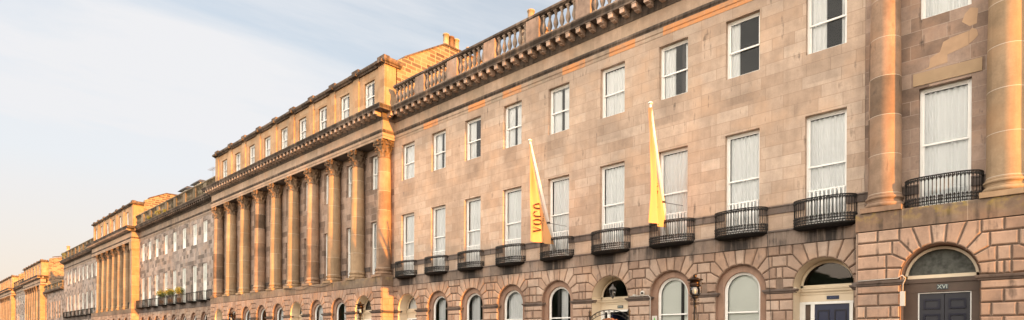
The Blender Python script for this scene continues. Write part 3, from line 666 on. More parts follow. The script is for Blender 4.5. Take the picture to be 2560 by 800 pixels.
def body(parent,x0,x1,y0,y1,z1,mat='gable',roof='slate',zoff=0):
    mb=MB(); mb.quad((x0,y0,0),(x0,y1,0),(x0,y1,z1),(x0,y0,z1)); mb.quad((x1,y0,0),(x1,y1,0),(x1,y1,z1),(x1,y0,z1)); mb.quad((x0,y1,0),(x1,y1,0),(x1,y1,z1),(x0,y1,z1))
    wpart('side_wall',mb,M[mat],parent); r=MB(); r.box(x0,x1,y0+.1,y1,z1-.1,z1); return wpart('roof',r,M[roof],parent)
def stack(parent,x0,x1,y0,y1,z0,z1,pots,mat='gable'):
    mb=MB(); mb.box(x0,x1,y0,y1,z0,z1-.12); mb.box(x0-.04,x1+.04,y0-.04,y1+.04,z1-.12,z1); c=wpart('chimney',mb,M[mat],parent)
    for (px,py,hh,r,mt) in pots:
        p=MB(); p.lathe([(r*1.1,0),(r*1.1,.06),(r,.08),(r*.95,hh-.1),(r*1.12,hh-.09),(r*1.12,hh-.02),(r*.8,hh)],0,0,0,14,True,True); obj('chimney_pot',p.mesh('chimney_pot',M[mt]),c,(px,py,z1))
    return c
STY=['net','net','gap','net','gap']
UZ=(10.10,11.98); FZ=(5.07,8.30)
# ------------------------------------------------------------------ MIDDLE TERRACE (nearest flat front)
XL,XR=-27.13,-4.35
ter=thing('terraced_building','long pale pink ashlar front with two yellow flags before its bowed iron balconies','building',((XL+XR)/2,0,0))
cs=[-5.38-2.565*k for k in range(9)]
cw=[-5.40-2.565*k-(.0 if k<5 else .03*(k-4)) for k in range(9)]
cw=[-5.38,-7.87,-10.33,-12.89,-15.53,-18.18,-20.78,-23.33,-25.88]
mb=MB(); holes=[]
for c in cw: holes+= [(c-.565,c+.565,FZ[0],FZ[1]),(c-.555,c+.555,UZ[0],UZ[1])]
wall_grid(mb,XL,XR,5.03,12.33,0,holes); wpart('ashlar_wall',mb,M['ashlar'],ter)
up=['both','left','both','net','gap','gap','both','net','net']
for i,c in enumerate(cw):
    o=window(ter,c,0,FZ[0],FZ[1],1.13,'net',.54,i,0); guard(o,c,0,FZ[0],1.13)
    window(ter,c,0,UZ[0],UZ[1],1.11,{0:'both',1:'left',2:'both',3:'net',4:'gap',5:'gap',6:'both',7:'gap',8:'net'}[i],.47,i,0)
    balcony(ter,c,-.0)
carch=[-5.43,-7.90,-10.38,-12.95,-15.55,-18.2,-20.76,-23.3,-25.85]
rustic(ter,XL,XR,carch,0,'rustic')
for i,c in enumerate(carch):
    if i==0: doorway(ter,c,0,'closed','XVII')
    elif i==3: doorway(ter,c,0,'open','XVIII')
    elif i==8: doorway(ter,c,0,'closed','XIX',fan='white')
    else: arch_window(ter,c,0,{1:'blind',2:'blind',4:'drape2',5:'full',6:'drape',7:'drape'}[i],seed=i)
b=MB(); b.sweep([(-.05,ZT+.002),(.05,ZT+.002),(.05,4.99),(-.05,4.99)],[(XL,0),(XR,0)]); bd=wpart('string_course',b,M['band'],ter)
b=MB(); b.sweep([(-.05,4.992),(.08,4.992),(.085,5.02),(.06,5.05),(-.05,5.055)],[(XL,0),(XR,0)]); wpart('ledge',b,M['sill'],bd)
b=MB(); ed=[XL]+[v for c in sorted(cw) for v in (c-.565,c+.565)]+[XR]
for i in range(0,len(ed),2): b=MB(); b.sweep([(-.02,5.55),(.035,5.55),(.035,5.74),(.06,5.75),(.06,5.79),(-.02,5.80)],[(ed[i],0),(ed[i+1],0)]); wpart('sill_band',b,M['sill'],ter)
C=entab(ter,[(XL,0),(XR,0)],('fascia','cornice','frieze'))
modillions(C,XL+.78,XR-.2,0)
mids=[(cw[i]+cw[i+1])/2+.18 for i in range(8)]
balustrade(ter,XL+.42,XR,-.22,mids+[XR-.3])
rf=body(ter,XL,XR,.3,12,13.9)
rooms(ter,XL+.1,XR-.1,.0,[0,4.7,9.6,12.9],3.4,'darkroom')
stack(rf,-20.3,-19.6,2.6,5.2,13.9,17.28,[(-19.95,3.0,.66,.17,'pot'),(-19.95,3.6,.6,.16,'potdark')])
stack(rf,-12.6,-11.9,3,6,13.9,16.2,[])
# ------------------------------------------------------------------ colonnaded blocks
def portico(xl,xr,cols,label,dz=0,eps=.012,lod=0,wall='ashlar_side',colm='column',bands='band_warm',rus='rustic_warm',attic_x=None,awc=None,doors=(),gable=True,winr=None,corner_pier=False,bal=False,arches=True,gb=(.19,16.77,3.34,18.78,7.5),pots=(),bars=1,styles=None):
    t=thing('colonnaded_building',label,'building',((xl+xr)/2,-.3,0)); F=-.72
    mid=[(cols[i]+cols[i+1])/2 for i in range(len(cols)-1)]
    wb=mid if winr is None else winr
    z=lambda v:v+dz
    mb=MB(); holes=[]
    for c in wb: holes+=[(c-.56,c+.56,z(FZ[0]+.05),z(FZ[1])),(c-.55,c+.55,z(UZ[0]),z(UZ[1]))]
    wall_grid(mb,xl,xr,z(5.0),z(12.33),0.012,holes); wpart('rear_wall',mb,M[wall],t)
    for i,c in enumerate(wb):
        window(t,c,.012,z(FZ[0]+.05),z(FZ[1]),1.12,(styles[0] if styles else 'net' if i%3 else 'gap'),.54,i,bars if not lod else 0); window(t,c,.012,z(UZ[0]),z(UZ[1]),1.10,(styles[1] if styles else STY[(i+1)%5]),.47,i,bars if not lod else 0)
        if bal: balcony(t,c,.0,z(5.08),1.5,.5,3,1)
    if lod==0:
        b=MB(); b.sweep([(-.02,5.55),(.035,5.55),(.035,5.74),(.06,5.75),(.06,5.79),(-.02,5.80)],[(xl,.012),(xr,.012)])
        ed=[xl]+[v for c in sorted(wb) for v in (c-.56,c+.56)]+[xr]; b=MB()
        for i in range(0,len(ed),2): b=MB(); b.sweep([(-.02,5.55),(.035,5.55),(.035,5.74),(.06,5.75),(.06,5.79),(-.02,5.80)],[(ed[i],.012),(ed[i+1],.012)]); wpart('sill_band',b,M['sill'],t)
    # ground storey
    if arches and dz==0:
        rustic(t,xl,xr,mid,F,rus)
        # return faces of the projecting base
        for xe,sg in ((xr,1),(xl,-1)):
            m=MB(); zz=0.; k=0
            while zz<ZT-.05:
                h=min(.325,ZT-zz); spl=[(F,-.36),(-.36,-.02)] if k%2 else [(F,-.02)]
                for a,c in spl:
                    g=.012; y0,y1=a+g,c-g; m.box(xe-.05 if sg>0 else xe-.03,xe+.03 if sg>0 else xe+.05,y0,y1,zz+g,zz+h-g,random.random())
                zz+=h; k+=1
            m.box(xe-.02 if sg>0 else xe,xe+.008 if sg>0 else xe+.02,F+.01,.0,0,ZT-.002,.3)
            wpart('corner_stones',m,M[rus],t)
            m=MB(); m.sweep([(-.01,3.13),(.075,3.13),(.09,3.17),(.125,3.19),(.135,3.225),(.135,3.245),(-.01,3.262)],[(xe,F+.0),(xe,0)] if sg>0 else [(xe,0),(xe,F)]); wpart('impost',m,M['sill'],t)
        for i,c in enumerate(mid):
            if i in doors: doorway(t,c,F,doors[i][0],doors[i][1],fan=doors[i][2])
            else: arch_window(t,c,F,('full','drape','full','drape2')[i%4],seed=i)
    else:
        m=MB(); m.box(xl,xr,F,0,0,z(ZT)-.003); wpart('ground_storey_wall',m,M[wall],t)
    b=MB(); pth=[(xl,0.2),(xl,F),(xr,F),(xr,.2)]
    b.sweep([(-.9 if False else -.3,z(ZT)+eps),(.035,z(ZT)+eps),(.035,z(5.03)),(.02,z(5.06)),(-.3,z(5.06))],pth); wpart('pedestal_course',b,M[bands],t)
    b=MB(); b.box(xl+.02,xr-.02,F+.02,.02,z(4.9),z(5.052)); wpart('portico_floor',b,M['lead'],t)
    for i,c in enumerate(cols):
        if corner_pier and c==max(cols):
            m=MB(); m.box(c-.40,c+.42,F+.02,.05,z(5.06),z(11.45)); m.box(c-.44,c+.46,F-.02,.05,z(5.06),z(5.5)); m.box(c-.46,c+.48,F-.04,.05,z(11.45),z(12.33)); wpart('corner_pier',m,M['column'],t)
        else: column(t,c,-.33,colm if (i%3 or lod) else 'column_old',z(5.06),lod)
    # soffit slab + entablature
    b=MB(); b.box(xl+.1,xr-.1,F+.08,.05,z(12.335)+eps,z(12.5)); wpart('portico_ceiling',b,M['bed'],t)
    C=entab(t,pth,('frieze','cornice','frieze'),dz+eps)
    modillions(C,xl+.1,xr-.1,F,dz+eps,ret=[(xr,F+.25,1),(xl,F+.25,-1)])
    # attic
    ax0,ax1=attic_x; AF=-.55; wh=1.04
    holes=[(c-wh/2,c+wh/2,z(14.25),z(15.82)) for c in awc]
    mb=MB(); wall_grid(mb,ax0,ax1,z(13.9),z(16.3),AF,holes,.13); mb.quad((ax1,AF,z(13.9)),(ax1,gb[0]-.05,z(13.9)),(ax1,gb[0]-.05,z(16.3)),(ax1,AF,z(16.3))); mb.quad((ax0,AF,z(13.9)),(ax0,8,z(13.9)),(ax0,8,z(16.3)),(ax0,AF,z(16.3)))
    A=wpart('attic_wall',mb,M['attic'],t)
    for i,c in enumerate(awc): window(t,c,AF,z(14.25),z(15.82),wh,'gap' if i%2 else 'both',.5,i,1,.11)
    m=MB(); dies=[ax1-.3]+[(awc[i]+awc[i+1])/2 for i in range(len(awc)-1)]+[ax0+.3]
    for q in dies: m=MB(); m.box(q-.3,q+.3,AF-.07,AF+.02,z(13.9),z(16.3)); wpart('attic_pilaster',m,M['attic'],A)
    m=MB(); ap=[(ax0,.3),(ax0,AF),(ax1,AF),(ax1,.35)]
    m.sweep([(-.1,z(16.3)),(.10,z(16.3)),(.13,z(16.36)),(.21,z(16.40)),(.25,z(16.47)),(.25,z(16.5)),(.06,z(16.53)),(.04,z(16.72)),(-.3,z(16.72))],ap)
    for q in dies: m.box(q-.33,q+.33,AF-.30,AF+.2,z(16.35),z(16.5)+.003); m.box(q-.34,q+.34,AF-.13,AF+.22,z(16.5)+.003,z(16.78))
    wpart('attic_cornice',m,M['cornice'],A)
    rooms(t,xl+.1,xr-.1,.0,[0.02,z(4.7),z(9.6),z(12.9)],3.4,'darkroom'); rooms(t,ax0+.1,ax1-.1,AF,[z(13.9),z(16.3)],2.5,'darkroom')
    mb=MB(); mb.quad((ax0,AF,z(16.2)),(ax1,AF,z(16.2)),(ax1,gb[2],z(gb[3]-.15)),(ax0,gb[2],z(gb[3]-.15))); mb.quad((ax0,gb[2],z(gb[3]-.15)),(ax1,gb[2],z(gb[3]-.15)),(ax1,12,z(15)),(ax0,12,z(15))); mb.quad((xl,0,z(13.8)),(xr,0,z(13.8)),(xr,12,z(13.8)),(xl,12,z(13.8)))
    rfp=wpart('roof',mb,M['slate'],t)
    # gable wall with chimney head: prism along x
    y0,za,y1,zb,y2=gb
    poly=[(y0-.1,z(10)),(y2+3,z(10)),(y2+3,z(14.5)),(y2,z(zb+.08)),(y1,z(zb)),(y0,z(za)),(y0-.1,z(16.3))]
    for xe,s in ((xr-.02,-1),):
        n=len(poly); m=MB(); vs=[(xe,p[0],p[1]) for p in poly]+[(xe+s*.6,p[0],p[1]) for p in poly]; m.add(vs,[tuple(range(n)),tuple(range(2*n-1,n-1,-1))]+[(i,(i+1)%n,n+(i+1)%n,n+i) for i in range(n)])
        g=wpart('gable_wall',m,M['gable'],t)
        m=MB()
        for (a,c) in (((y0+.4,za+.26),(y1,zb)),((y1,zb),(y2,zb+.08))):
            m.add([(xe+.05,a[0],z(a[1])),(xe+.05,c[0],z(c[1])),(xe+.05,c[0],z(c[1])+.09),(xe+.05,a[0],z(a[1])+.09),(xe-.65,a[0],z(a[1])),(xe-.65,c[0],z(c[1])),(xe-.65,c[0],z(c[1])+.09),(xe-.65,a[0],z(a[1])+.09)],[(0,1,2,3),(7,6,5,4),(0,4,5,1),(3,2,6,7),(0,3,7,4),(1,5,6,2)])
        wpart('skew',m,M['bed'],g)
        for (py,hh,r,mt) in pots:
            p=MB(); p.lathe([(r*1.1,0),(r*1.1,.06),(r,.08),(r*.95,hh-.1),(r*1.15,hh-.09),(r*1.15,hh-.02),(r*.8,hh)],0,0,0,14,True,True); obj('chimney_pot',p.mesh('chimney_pot',M[mt]),g,(xe-.17,py+.08,z(zb)+.09+.02*(py-y1)))
    m=MB(); m.quad((xl,12,0),(xr,12,0),(xr,12,z(13.8)),(xl,12,z(13.8))); m.quad((xl,.01,0),(xl,12,0),(xl,12,z(13.8)),(xl,.01,z(13.8))); m.quad((xr,.01,0),(xr,12,0),(xr,12,z(13.8)),(xr,.01,z(13.8))); wpart('side_wall',m,M['gable'],t)
    return t
DRS={0:('closed',None,'white'),3:('x',None,'x'),5:('x',None,'x'),8:('x',None,'x')}
# nearest portico at the right edge
p0=portico(-4.35,4.45,[-3.79,-1.24,1.31,3.86],'tall columned pavilion at the right edge with a double grey door under a fanlight',attic_x=(-4.2,4.3),awc=[-2.5,.03,2.6],doors={0:('stone','XVI','slat')},rus='rustic',bands='band_lichen',bars=0,styles=('net','net'))
balcony(p0,-2.5,-.22,5.065,1.66,.46,3)
m=MB(); m.box(-3.21,-1.74,-.012,.015,8.375,8.70); wpart('new_lintel',m,M['newstone'],p0)
m=MB(); m.prism([(-3.05,8.74),(-2.86,8.80),(-2.83,9.02),(-2.62,9.12),(-2.55,9.35),(-2.40,9.40),(-2.02,9.45),(-2.02,9.10),(-2.46,9.00),(-2.46,8.80),(-2.72,8.78)],.008,.02); m.prism([(-2.16,9.72),(-2.1,9.66),(-2.0,9.56),(-1.86,9.58),(-1.83,9.95),(-1.98,10.02),(-2.10,9.9)],.008,.02); m.prism([(-2.01,9.44),(-1.95,9.5),(-1.85,9.42),(-1.83,9.28),(-1.9,9.2),(-2.01,9.12)],.006,.02); wpart('mortar_patch',m,M['patch'],p0)
# portico beyond the middle terrace
colsP=[-51.5+2.6556*k for k in range(10)]
awP=[-28.75-2.62*k for k in range(9)][::-1]
p1=portico(-51.97,-27.13,colsP,'pavilion of ten round columns and attic storey, left of the flat pink front','' or 0,attic_x=(-51.44,-27.15),awc=awP,doors={0:('closed',None,'white'),5:('closed',None,'white'),8:('closed',None,'slat')},pots=((3.5,.68,.17,'pot'),(3.88,.66,.165,'potdark'),(4.26,.64,.165,'pot'),(5.2,.5,.13,'pot'),(5.9,.48,.12,'potdark')))
# ------------------------------------------------------------------ further flat terraces
def terrace(xl,xr,wc,label,dz=0,bal=True,balp=6,mat='ashlar_grey',nd=8,z_cut=0,archs=None,lod=1,dieoff=0):
    t=thing('terraced_building',label,'building',((xl+xr)/2,0,0)); z=lambda v:v+dz
    mb=MB(); holes=[]
    for c in wc: holes+=[(c-.55,c+.55,z(FZ[0]),z(FZ[1])),(c-.54,c+.54,z(UZ[0]),z(UZ[1]))]
    wall_grid(mb,xl,xr,z(5.03),z(12.33),0,holes,.08); wpart('ashlar_wall',mb,M[mat],t)
    for i,c in enumerate(wc):
        window(t,c,0,z(FZ[0]),z(FZ[1]),1.10,'blind',.54,i,0,.07); window(t,c,0,z(UZ[0]),z(UZ[1]),1.08,'blind',.47,i,0,.07)
        if bal: balcony(t,c,0,z(5.1),1.75 if balp>4 else 1.72,.5,balp,1)
    if archs: 
        rustic(t,xl,xr,archs,0,'rustic'); 
        for i,c in enumerate(archs): arch_window(t,c,0,('full','drape')[i%2],seed=i)
    else:
        m=MB(); m.quad((xl,.0,0),(xr,.0,0),(xr,.0,z(ZT)),(xl,.0,z(ZT))); wpart('ground_storey_wall',m,M[mat],t)
    b=MB(); b.sweep([(-.05,z(ZT)+.002),(.05,z(ZT)+.002),(.05,z(4.99)),(.09,z(5.0)),(.09,z(5.05)),(-.05,z(5.055))],[(xl,0),(xr,0)]); wpart('string_course',b,M['sill'],t)
    C=entab(t,[(xl,0),(xr,0)],('frieze_g','cornice','frieze_g'),dz); modillions(C,xl+.5,xr-.5,0,dz,mat='bed')
    n=nd; dies=[xl+(xr-xl)*(i+1)/(n+1) for i in range(n)]
    balustrade(t,xl+.02,xr-.02,-.22,dies,dz,'mossy')
    r=body(t,xl,xr,.3,12,z(13.9)); rooms(t,xl+.1,xr-.1,.0,[0,z(4.7),z(9.6),z(12.9)],3.4,'darkroom')
    return t,r
wT2=[-74.25,-71.93,-69.45,-66.48,-63.81,-61.09,-58.23,-55.66,-53.1]
t2,r2_=terrace(-75.65,-51.97,wT2,'soot blotched grey front with potted shrubs on its balconies, between two columned pavilions',archs=[-74.2,-71.6,-69.1,-66.5,-63.8,-61.1,-58.3,-55.7,-53.2])
for (x0,x1) in ((-69.0,-66.7),(-65.3,-63.0)):
    m=MB(); m.box(x0+.2,x1-.2,2.0,5,13.9,17.0); d=wpart('dormer',m,M['white'],t2); m=MB()
    m.add([(x0,1.7,17.0),(x1,1.7,17.0),(x1,5.2,17.0),(x0,5.2,17.0),(x0+.25,2.0,17.3),(x1-.25,2.0,17.3),(x1-.25,4.8,17.3),(x0+.25,4.8,17.3)],[(0,3,2,1),(4,5,6,7),(0,1,5,4),(1,2,6,5),(2,3,7,6),(3,0,4,7)]); wpart('dormer_roof',m,M['slate'],d)
colsQ=[-92.0,-89.4,-86.9,-84.4,-81.8,-79.2,-76.1]
p2=portico(-94.6,-75.65,colsQ,'far pavilion with six thin columns and golden corner pier, fourth block from the right',lod=1,attic_x=(-94.3,-75.7),awc=[-93.2,-90.3,-87.3,-84.3,-81.3,-78.2],winr=[-90.6,-88,-85.5,-83,-80.4,-77.8],corner_pier=True,bal=True,arches=True,doors={},gb=(.5,17.0,2.52,18.05,7),rus='rustic',eps=.016)
wT3=[-114.7,-112.3,-109.4,-106.6,-104.1,-101.5,-98.6,-96.1]
t3,_=terrace(-117.8,-94.6,wT3,'far grey terrace front with weeds on its parapet, beyond the golden corner pier',balp=6)
# lower block, then stepped-down blocks
lt=thing('terraced_building','low grey two-storey building with a dark parapet, squeezed between taller far blocks','building',(-125.8,.5,0))
m=MB(); hs=[(x-.5,x+.5,5.2,8.0) for x in (-119.2,-121.6,-124,-126.4,-128.8,-131.2)]+[(x-.5,x+.5,1.0,3.4) for x in (-119.2,-121.6,-124,-126.4,-128.8,-131.2)]; wall_grid(m,-133.8,-117.8,0,9.6,.1,hs); wpart('ashlar_wall',m,M['ashlar_grey'],lt)
for h in hs: window(lt,(h[0]+h[1])/2,.1,h[2],h[3],1.0,'blind',.5,0,0)
m=MB(); m.sweep([(-.05,9.6),(.1,9.6),(.5,9.75),(.55,9.95),(-.05,10.0)],[(-133.8,.1),(-117.8,.1)]); wpart('cornice',m,M['cornice'],lt)
balustrade(lt,-133.78,-117.82,-.1,[-121,-124.2,-127.4,-130.6],0,'mossy',z0=10.0,h=1.0); body(lt,-133.8,-117.8,.35,12,9.9)
cq=[-152.0,-149.4,-146.8,-144.2,-141.6,-139.0,-135.0]
p3=portico(-154.5,-133.8,cq,'distant golden pavilion with broad lit gable end and chimneys, beside the low grey block',dz=-1.05,lod=1,attic_x=(-154.3,-134.2),awc=[-152.8,-149.8,-146.6,-143.4,-140.2,-136.9],winr=[-150.7,-148.1,-145.5,-142.9,-140.3,-137.2],corner_pier=True,arches=False,gb=(.5,17.0,6.5,18.6,9),eps=.02,pots=((3.0,.9,.25,'pot'),(7.0,1.3,.3,'potdark'),(8.4,1.2,.3,'pot')))
wT4=[-156.5,-159,-161.5,-164,-166.5,-169]
t4,_=terrace(-171.5,-154.5,wT4,'distant flat grey terrace front between the two farthest golden pavilions',dz=-1.05,bal=False,nd=5)
cr_=[-191.5+2.7*k for k in range(8)]
p4=portico(-193.5,-171.5,cr_,'most distant golden columned pavilion at the left edge',dz=-1.05,lod=1,attic_x=(-193,-171.8),awc=[-191,-188,-185,-182,-179,-175.5],corner_pier=True,arches=False,gb=(.5,17.0,3,18.0,8),eps=.03)
t5,_=terrace(-214,-193.5,[-196,-199,-202,-205,-208,-211],'sliver of grey terrace at the extreme left edge beyond the farthest pavilion',dz=-1.05,bal=False,nd=5)
# ------------------------------------------------------------------ flags
def flagpole(x,tip,base,lab,flab,edge,n,textx,fold):
    p=thing('flagpole',lab,'flagpole',base,'white flagpoles leaning out from the balconies')
    B=Vector(base); T=Vector(tip); m=MB(); m.tube([B,B+(T-B)*.5,T],[.062,.054,.036],12); wpart('pole',m,M['white'],p)
    m=MB(); m.lathe([(.02,-.01),(.075,0),(.08,.03),(.05,.06),(.0,.075)],T.x,T.y,T.z,12); wpart('finial',m,M['white'],p)
    m=MB(); q=B+(T-B)*.27; m.lathe([(.078,-.035),(.078,.035)],q.x,q.y,q.z,12,True,True); c=wpart('clamp',m,M['iron'],p)
    m=MB(); m.tube([q,(x+.52,-.0,q.z-.12)],.009,4); m.tube([q,(x-.5,-.0,q.z-.12)],.009,4); wpart('stay_wire',m,M['cable'],c)
    # limp cloth: u along the hoist (0 at the tip), v towards the free edge
    f=MB(); NU,NV=44,16; vs=[]
    top=T+(B-T)*.03; low=T+(B-T)*edge
    grid={}
    for i in range(NU+1):
        u=i/NU
        # free edge hangs plumb from near the tip, hoist edge follows the pole
        free=Vector((T.x,T.y+.0,T.z-.12-(T.z-n)*u)) 
        ho=top+(low-top)*min(1,u)
        ho=Vector((ho.x,ho.y-.05-.12*math.sin(u*PI),ho.z-(.06)*math.sin(u*PI)))
        for j in range(NV+1):
            v=j/NV; q=free+(ho-free)*v
            amp=.095*min(1,u*3)*(.5+.5*math.sin(PI*v))
            fx=amp*math.sin(v*PI*3.6+u*2.3+fold)+.03*math.sin(u*9+v*5+fold)+fold*.04*math.sin(v*6)
            q=Vector((q.x+fx,q.y,q.z)); grid[i,j]=q; vs.append(q)
    f.add(vs,[(i*(NV+1)+j,i*(NV+1)+j+1,(i+1)*(NV+1)+j+1,(i+1)*(NV+1)+j) for i in range(NU) for j in range(NV)],smooth=True)
    fl=tag(obj('flag',f.mesh('flag',M['flag']),None,(0,0,0)),flab,'flag','yellow flags hanging from the white poles')
    def surf(y,z):   # x on the cloth at world y,z (nearest grid vertex, bilinear-free)
        g=min(grid.values(),key=lambda q:(q.y-y)**2+(q.z-z)**2); return g.x
    return p,fl,surf,grid
def glyph_polys(ch):
    # letters as lists of quads in a unit box, thick/thin serif caps
    def ring(a0,a1,n=26,th=lambda a:.09+.17*abs(math.cos(a))):
        qs=[]
        for i in range(n):
            a,b=R(a0+(a1-a0)*i/n),R(a0+(a1-a0)*(i+1)/n)
            P=lambda t,r:(.5+(.48-r)*math.cos(t),.5+(.5-r*.7)*math.sin(t))
            qs.append([P(a,0),P(b,0),P(b,th(b)),P(a,th(a))])
        return qs
    if ch=='O': return ring(0,360)
    if ch=='C': return ring(42,318)+[[(.86,.62),(.92,.62),(.92,.95),(.86,.9)]]
    if ch=='V': return [[(.02,1),(.32,1),(.62,0),(.44,0)],[(.82,1),(.94,1),(.62,0),(.50,0)],[(-.02,.96),(.36,.96),(.36,1),(-.02,1)],[(.72,.96),(1.03,.96),(1.03,1),(.72,1)]]
def flag_text(fl,surf,y0,z0,h,adv,word,side=.012,tilt=0.0):
    """letters run upwards (word reads bottom to top), rotated a quarter turn"""
    m=MB(); z=z0
    for ch in word:
        for q in glyph_polys(ch):
            # glyph x -> up (z), glyph y -> away to the left in the view (-y)
            pts=[]
            for (gx,gy) in q:
                yy=y0-(gy-.5)*h+tilt*(z-z0); zz=z+gx*adv*.86; pts.append((surf(yy,zz)+side,yy,zz))
            m.add(pts,[(0,1,2,3)])
        z+=adv
    wpart('lettering',m,M['flagtext'],fl)
P1,F1,s1,g1=flagpole(-15.58,(-15.58,-1.62,9.34),(-15.58,-.12,5.25),'white flagpole leaning out of the fifth balcony, left one of the two','yellow flag hanging almost flat with large brown capitals, left one of the two',.93,5.62,0,0)
def smooth_surf(grid):
    def s(y,z):
        ws=0; xs=0
        for q in grid.values():
            d=(q.y-y)**2+(q.z-z)**2
            if d<.02: w_=1/(d+1e-4); ws+=w_; xs+=w_*q.x
        return xs/ws if ws else min(grid.values(),key=lambda q:(q.y-y)**2+(q.z-z)**2).x
    return s
flag_text(F1,smooth_surf(g1),-1.24,5.85,.36,.30,'VOCO',.045,.02)
me=text_mesh('AN IHG HOTEL',.10,M['flagtext'],extr=.002); me.transform(Matrix.Rotation(PI/2,4,'X')); me.transform(Matrix.Rotation(PI/2,4,'Z')); me.transform(Matrix.Rotation(-PI/2,4,'X')); 
ss=smooth_surf(g1)
for v in me.vertices: 
    y_=-.80+v.co.y; z_=6.35+v.co.z; v.co=(ss(y_,z_)+.02,y_,z_)
obj('small_lettering',me,F1,(0,0,0))
P2,F2,s2_,g2=flagpole(-10.45,(-10.45,-1.26,9.5),(-10.45,-.12,5.25),'white flagpole leaning out of the third balcony from the right, right one of the two','yellow flag hanging in tight folds that hide its lettering, right one of the two',.93,5.72,0,1.4)
flag_text(F2,smooth_surf(g2),-.80,6.1,.20,.24,'VOCO',.02,-.05)
# ------------------------------------------------------------------ street lamps
def street_lamp(x,y,label):
    t=thing('street_lamp',label,'street lamp',(x,y,0),'ornate street lamps in front of the terrace')
    m=MB(); m.tube([(0,0,0),(0,0,2.74)],.026,8)
    for k in range(3):
        a=2*PI*k/3+.5; m.tube([(.10*math.cos(a),.10*math.sin(a),0),(.085*math.cos(a),.085*math.sin(a),1.6),(.065*math.cos(a),.065*math.sin(a),2.35),(.035*math.cos(a),.035*math.sin(a),2.72)],.014,6)
    m.lathe([(.22,0),(.22,.25),(.13,.35),(.1,.5)],0,0,0,8); obj('post',m.mesh('post',M['iron']),t,(x,y,0))
    s=MB()
    for k in range(4):
        a=k*PI/2+.7; ca,sa=math.cos(a),math.sin(a)
        for zc,sg in ((2.90,1),(2.79,-1)):
            pts=[]
            for i in range(16):
                tt=i/15*3.2*PI; q=.055*(1-i/20); pts.append(((.085+q*math.cos(PI-tt))*ca,(.085+q*math.cos(PI-tt))*sa,zc+sg*q*math.sin(PI-tt)))
            s.tube(pts,.009,5)
    s.lathe([(.03,2.66),(.045,2.72),(.03,2.78),(.05,2.84),(.035,2.9),(.06,2.95),(.11,2.99),(.1,3.0)],0,0,0,10); obj('scroll_bracket',s.mesh('scroll_bracket',M['iron']),t,(x,y,0))
    g=MB(); g.lathe([(.07,3.0),(.12,3.035),(.15,3.09),(.155,3.16),(.145,3.23),(.12,3.28)],0,0,0,20,True,False); obj('globe',g.mesh('globe',M['globe']),t,(x,y,0))
    i=MB(); i.lathe([(.02,3.08),(.035,3.12),(.03,3.2),(.01,3.22)],0,0,0,8); obj('burner',i.mesh('burner',M['letter']),t,(x,y,0))
    h=MB(); h.lathe([(.125,3.27),(.165,3.30),(.17,3.32),(.15,3.33),(.15,3.44),(.165,3.45),(.235,3.475),(.235,3.50),(.14,3.52),(.10,3.55),(.05,3.56),(.045,3.58),(.06,3.61),(.04,3.65),(.0,3.655)],0,0,0,20)
    for k in range(3):
        a=2*PI*k/3+.2; ca,sa=math.cos(a),math.sin(a); h.tube([(.10*ca,.10*sa,3.0),(.19*ca,.19*sa,3.1),(.20*ca,.20*sa,3.25),(.17*ca,.17*sa,3.33)],.009,5); h.lathe([(0,-.03),(.03,0),(0,.03)],.225*ca,.225*sa,3.37,6)
    obj('hood',h.mesh('hood',M['lampmetal']),t,(x,y,0)); return t
l1=street_lamp(-8.42,-2.0,'ornate copper topped street lamp with a clear globe, the nearest, right of the open doorway')
for x,lb in ((-27.1,'copper topped street lamp before a cream arched doorway by the golden corner, middle of three'),(-44.2,'smallest ornate street lamp, at the far end of the ten column pavilion')):
    c=copy_tree(l1,(x,-2.0,0)); c['label']=lb
# overthrow arch in front of the open door
t=thing('iron_overthrow','scrolled black iron arch with a rusty crest standing before the open doorway','iron arch',(-11.55,-2.0,0))
m=MB(); n=24; xc=-11.55; hw=.80
arc=lambda k,r:[(xc+(hw-r)*math.cos(PI-PI*i/n),-2,2.32+k+.38*math.sin(PI*i/n)) for i in range(n+1)]
m.tube(arc(0,0),.016,6); m.tube(arc(-.13,.0),.013,6)
for i in range(1,12):
    a=PI-PI*i/12; x=xc+hw*math.cos(a); z=2.255+.38*math.sin(a); m.tube([(x+.045*math.cos(q)*(1-q/14),-2,z+.045*math.sin(q)*(1-q/14)) for q in [j*.7 for j in range(13)]],.007,4)
wpart('scrolled_arch',m,M['iron'],t)
for sx_ in (-1,1):
    m=MB(); X=xc+sx_*hw; m.tube([(X,-2,0),(X,-2,2.5)],.028,6); m.lathe([(.03,0),(.05,.04),(.03,.08),(.055,.13),(.02,.2),(0,.27)],X,-2,2.5,8); wpart('post',m,M['iron'],t)
m=MB(); m.tube([(xc-.42+.84*i/14,-2,2.28+.10*math.sin(PI*i/14)+.025*math.sin(i*2.2)) for i in range(15)],.05,8); wpart('crest',m,M['rust'],t)
# hanging lantern in the open doorway
t=thing('hanging_lantern','pale six sided lantern hanging on a rod in the open arched doorway','lantern',(-12.93,.15,3.28))
m=MB(); m.tube([(-12.93,.15,3.78),(-12.93,.15,4.1)],.008,5); wpart('rod',m,M['iron'],t)
m=MB(); m.lathe([(.09,3.36),(.135,3.58)],-12.93,.15,0,6,False,False); wpart('lantern_glass',m,M['globe'],t)
m=MB(); m.lathe([(.165,3.60),(.15,3.63),(.05,3.74),(.03,3.80),(0,3.81)],-12.93,.15,0,6,False); m.lathe([(.02,3.27),(.05,3.31),(.10,3.35),(.09,3.37)],-12.93,.15,0,6,False)
for k in range(6): a=k*PI/3; m.tube([(-12.93+.09*math.cos(a),.15+.09*math.sin(a),3.36),(-12.93+.135*math.cos(a),.15+.135*math.sin(a),3.6)],.009,4)
wpart('lantern_frame',m,M['lead'],t)
m=MB(); m.lathe([(.03,3.38),(.035,3.5),(.0,3.54)],-12.93,.15,0,8); wpart('bulb',m,M['whiteplastic'],t)
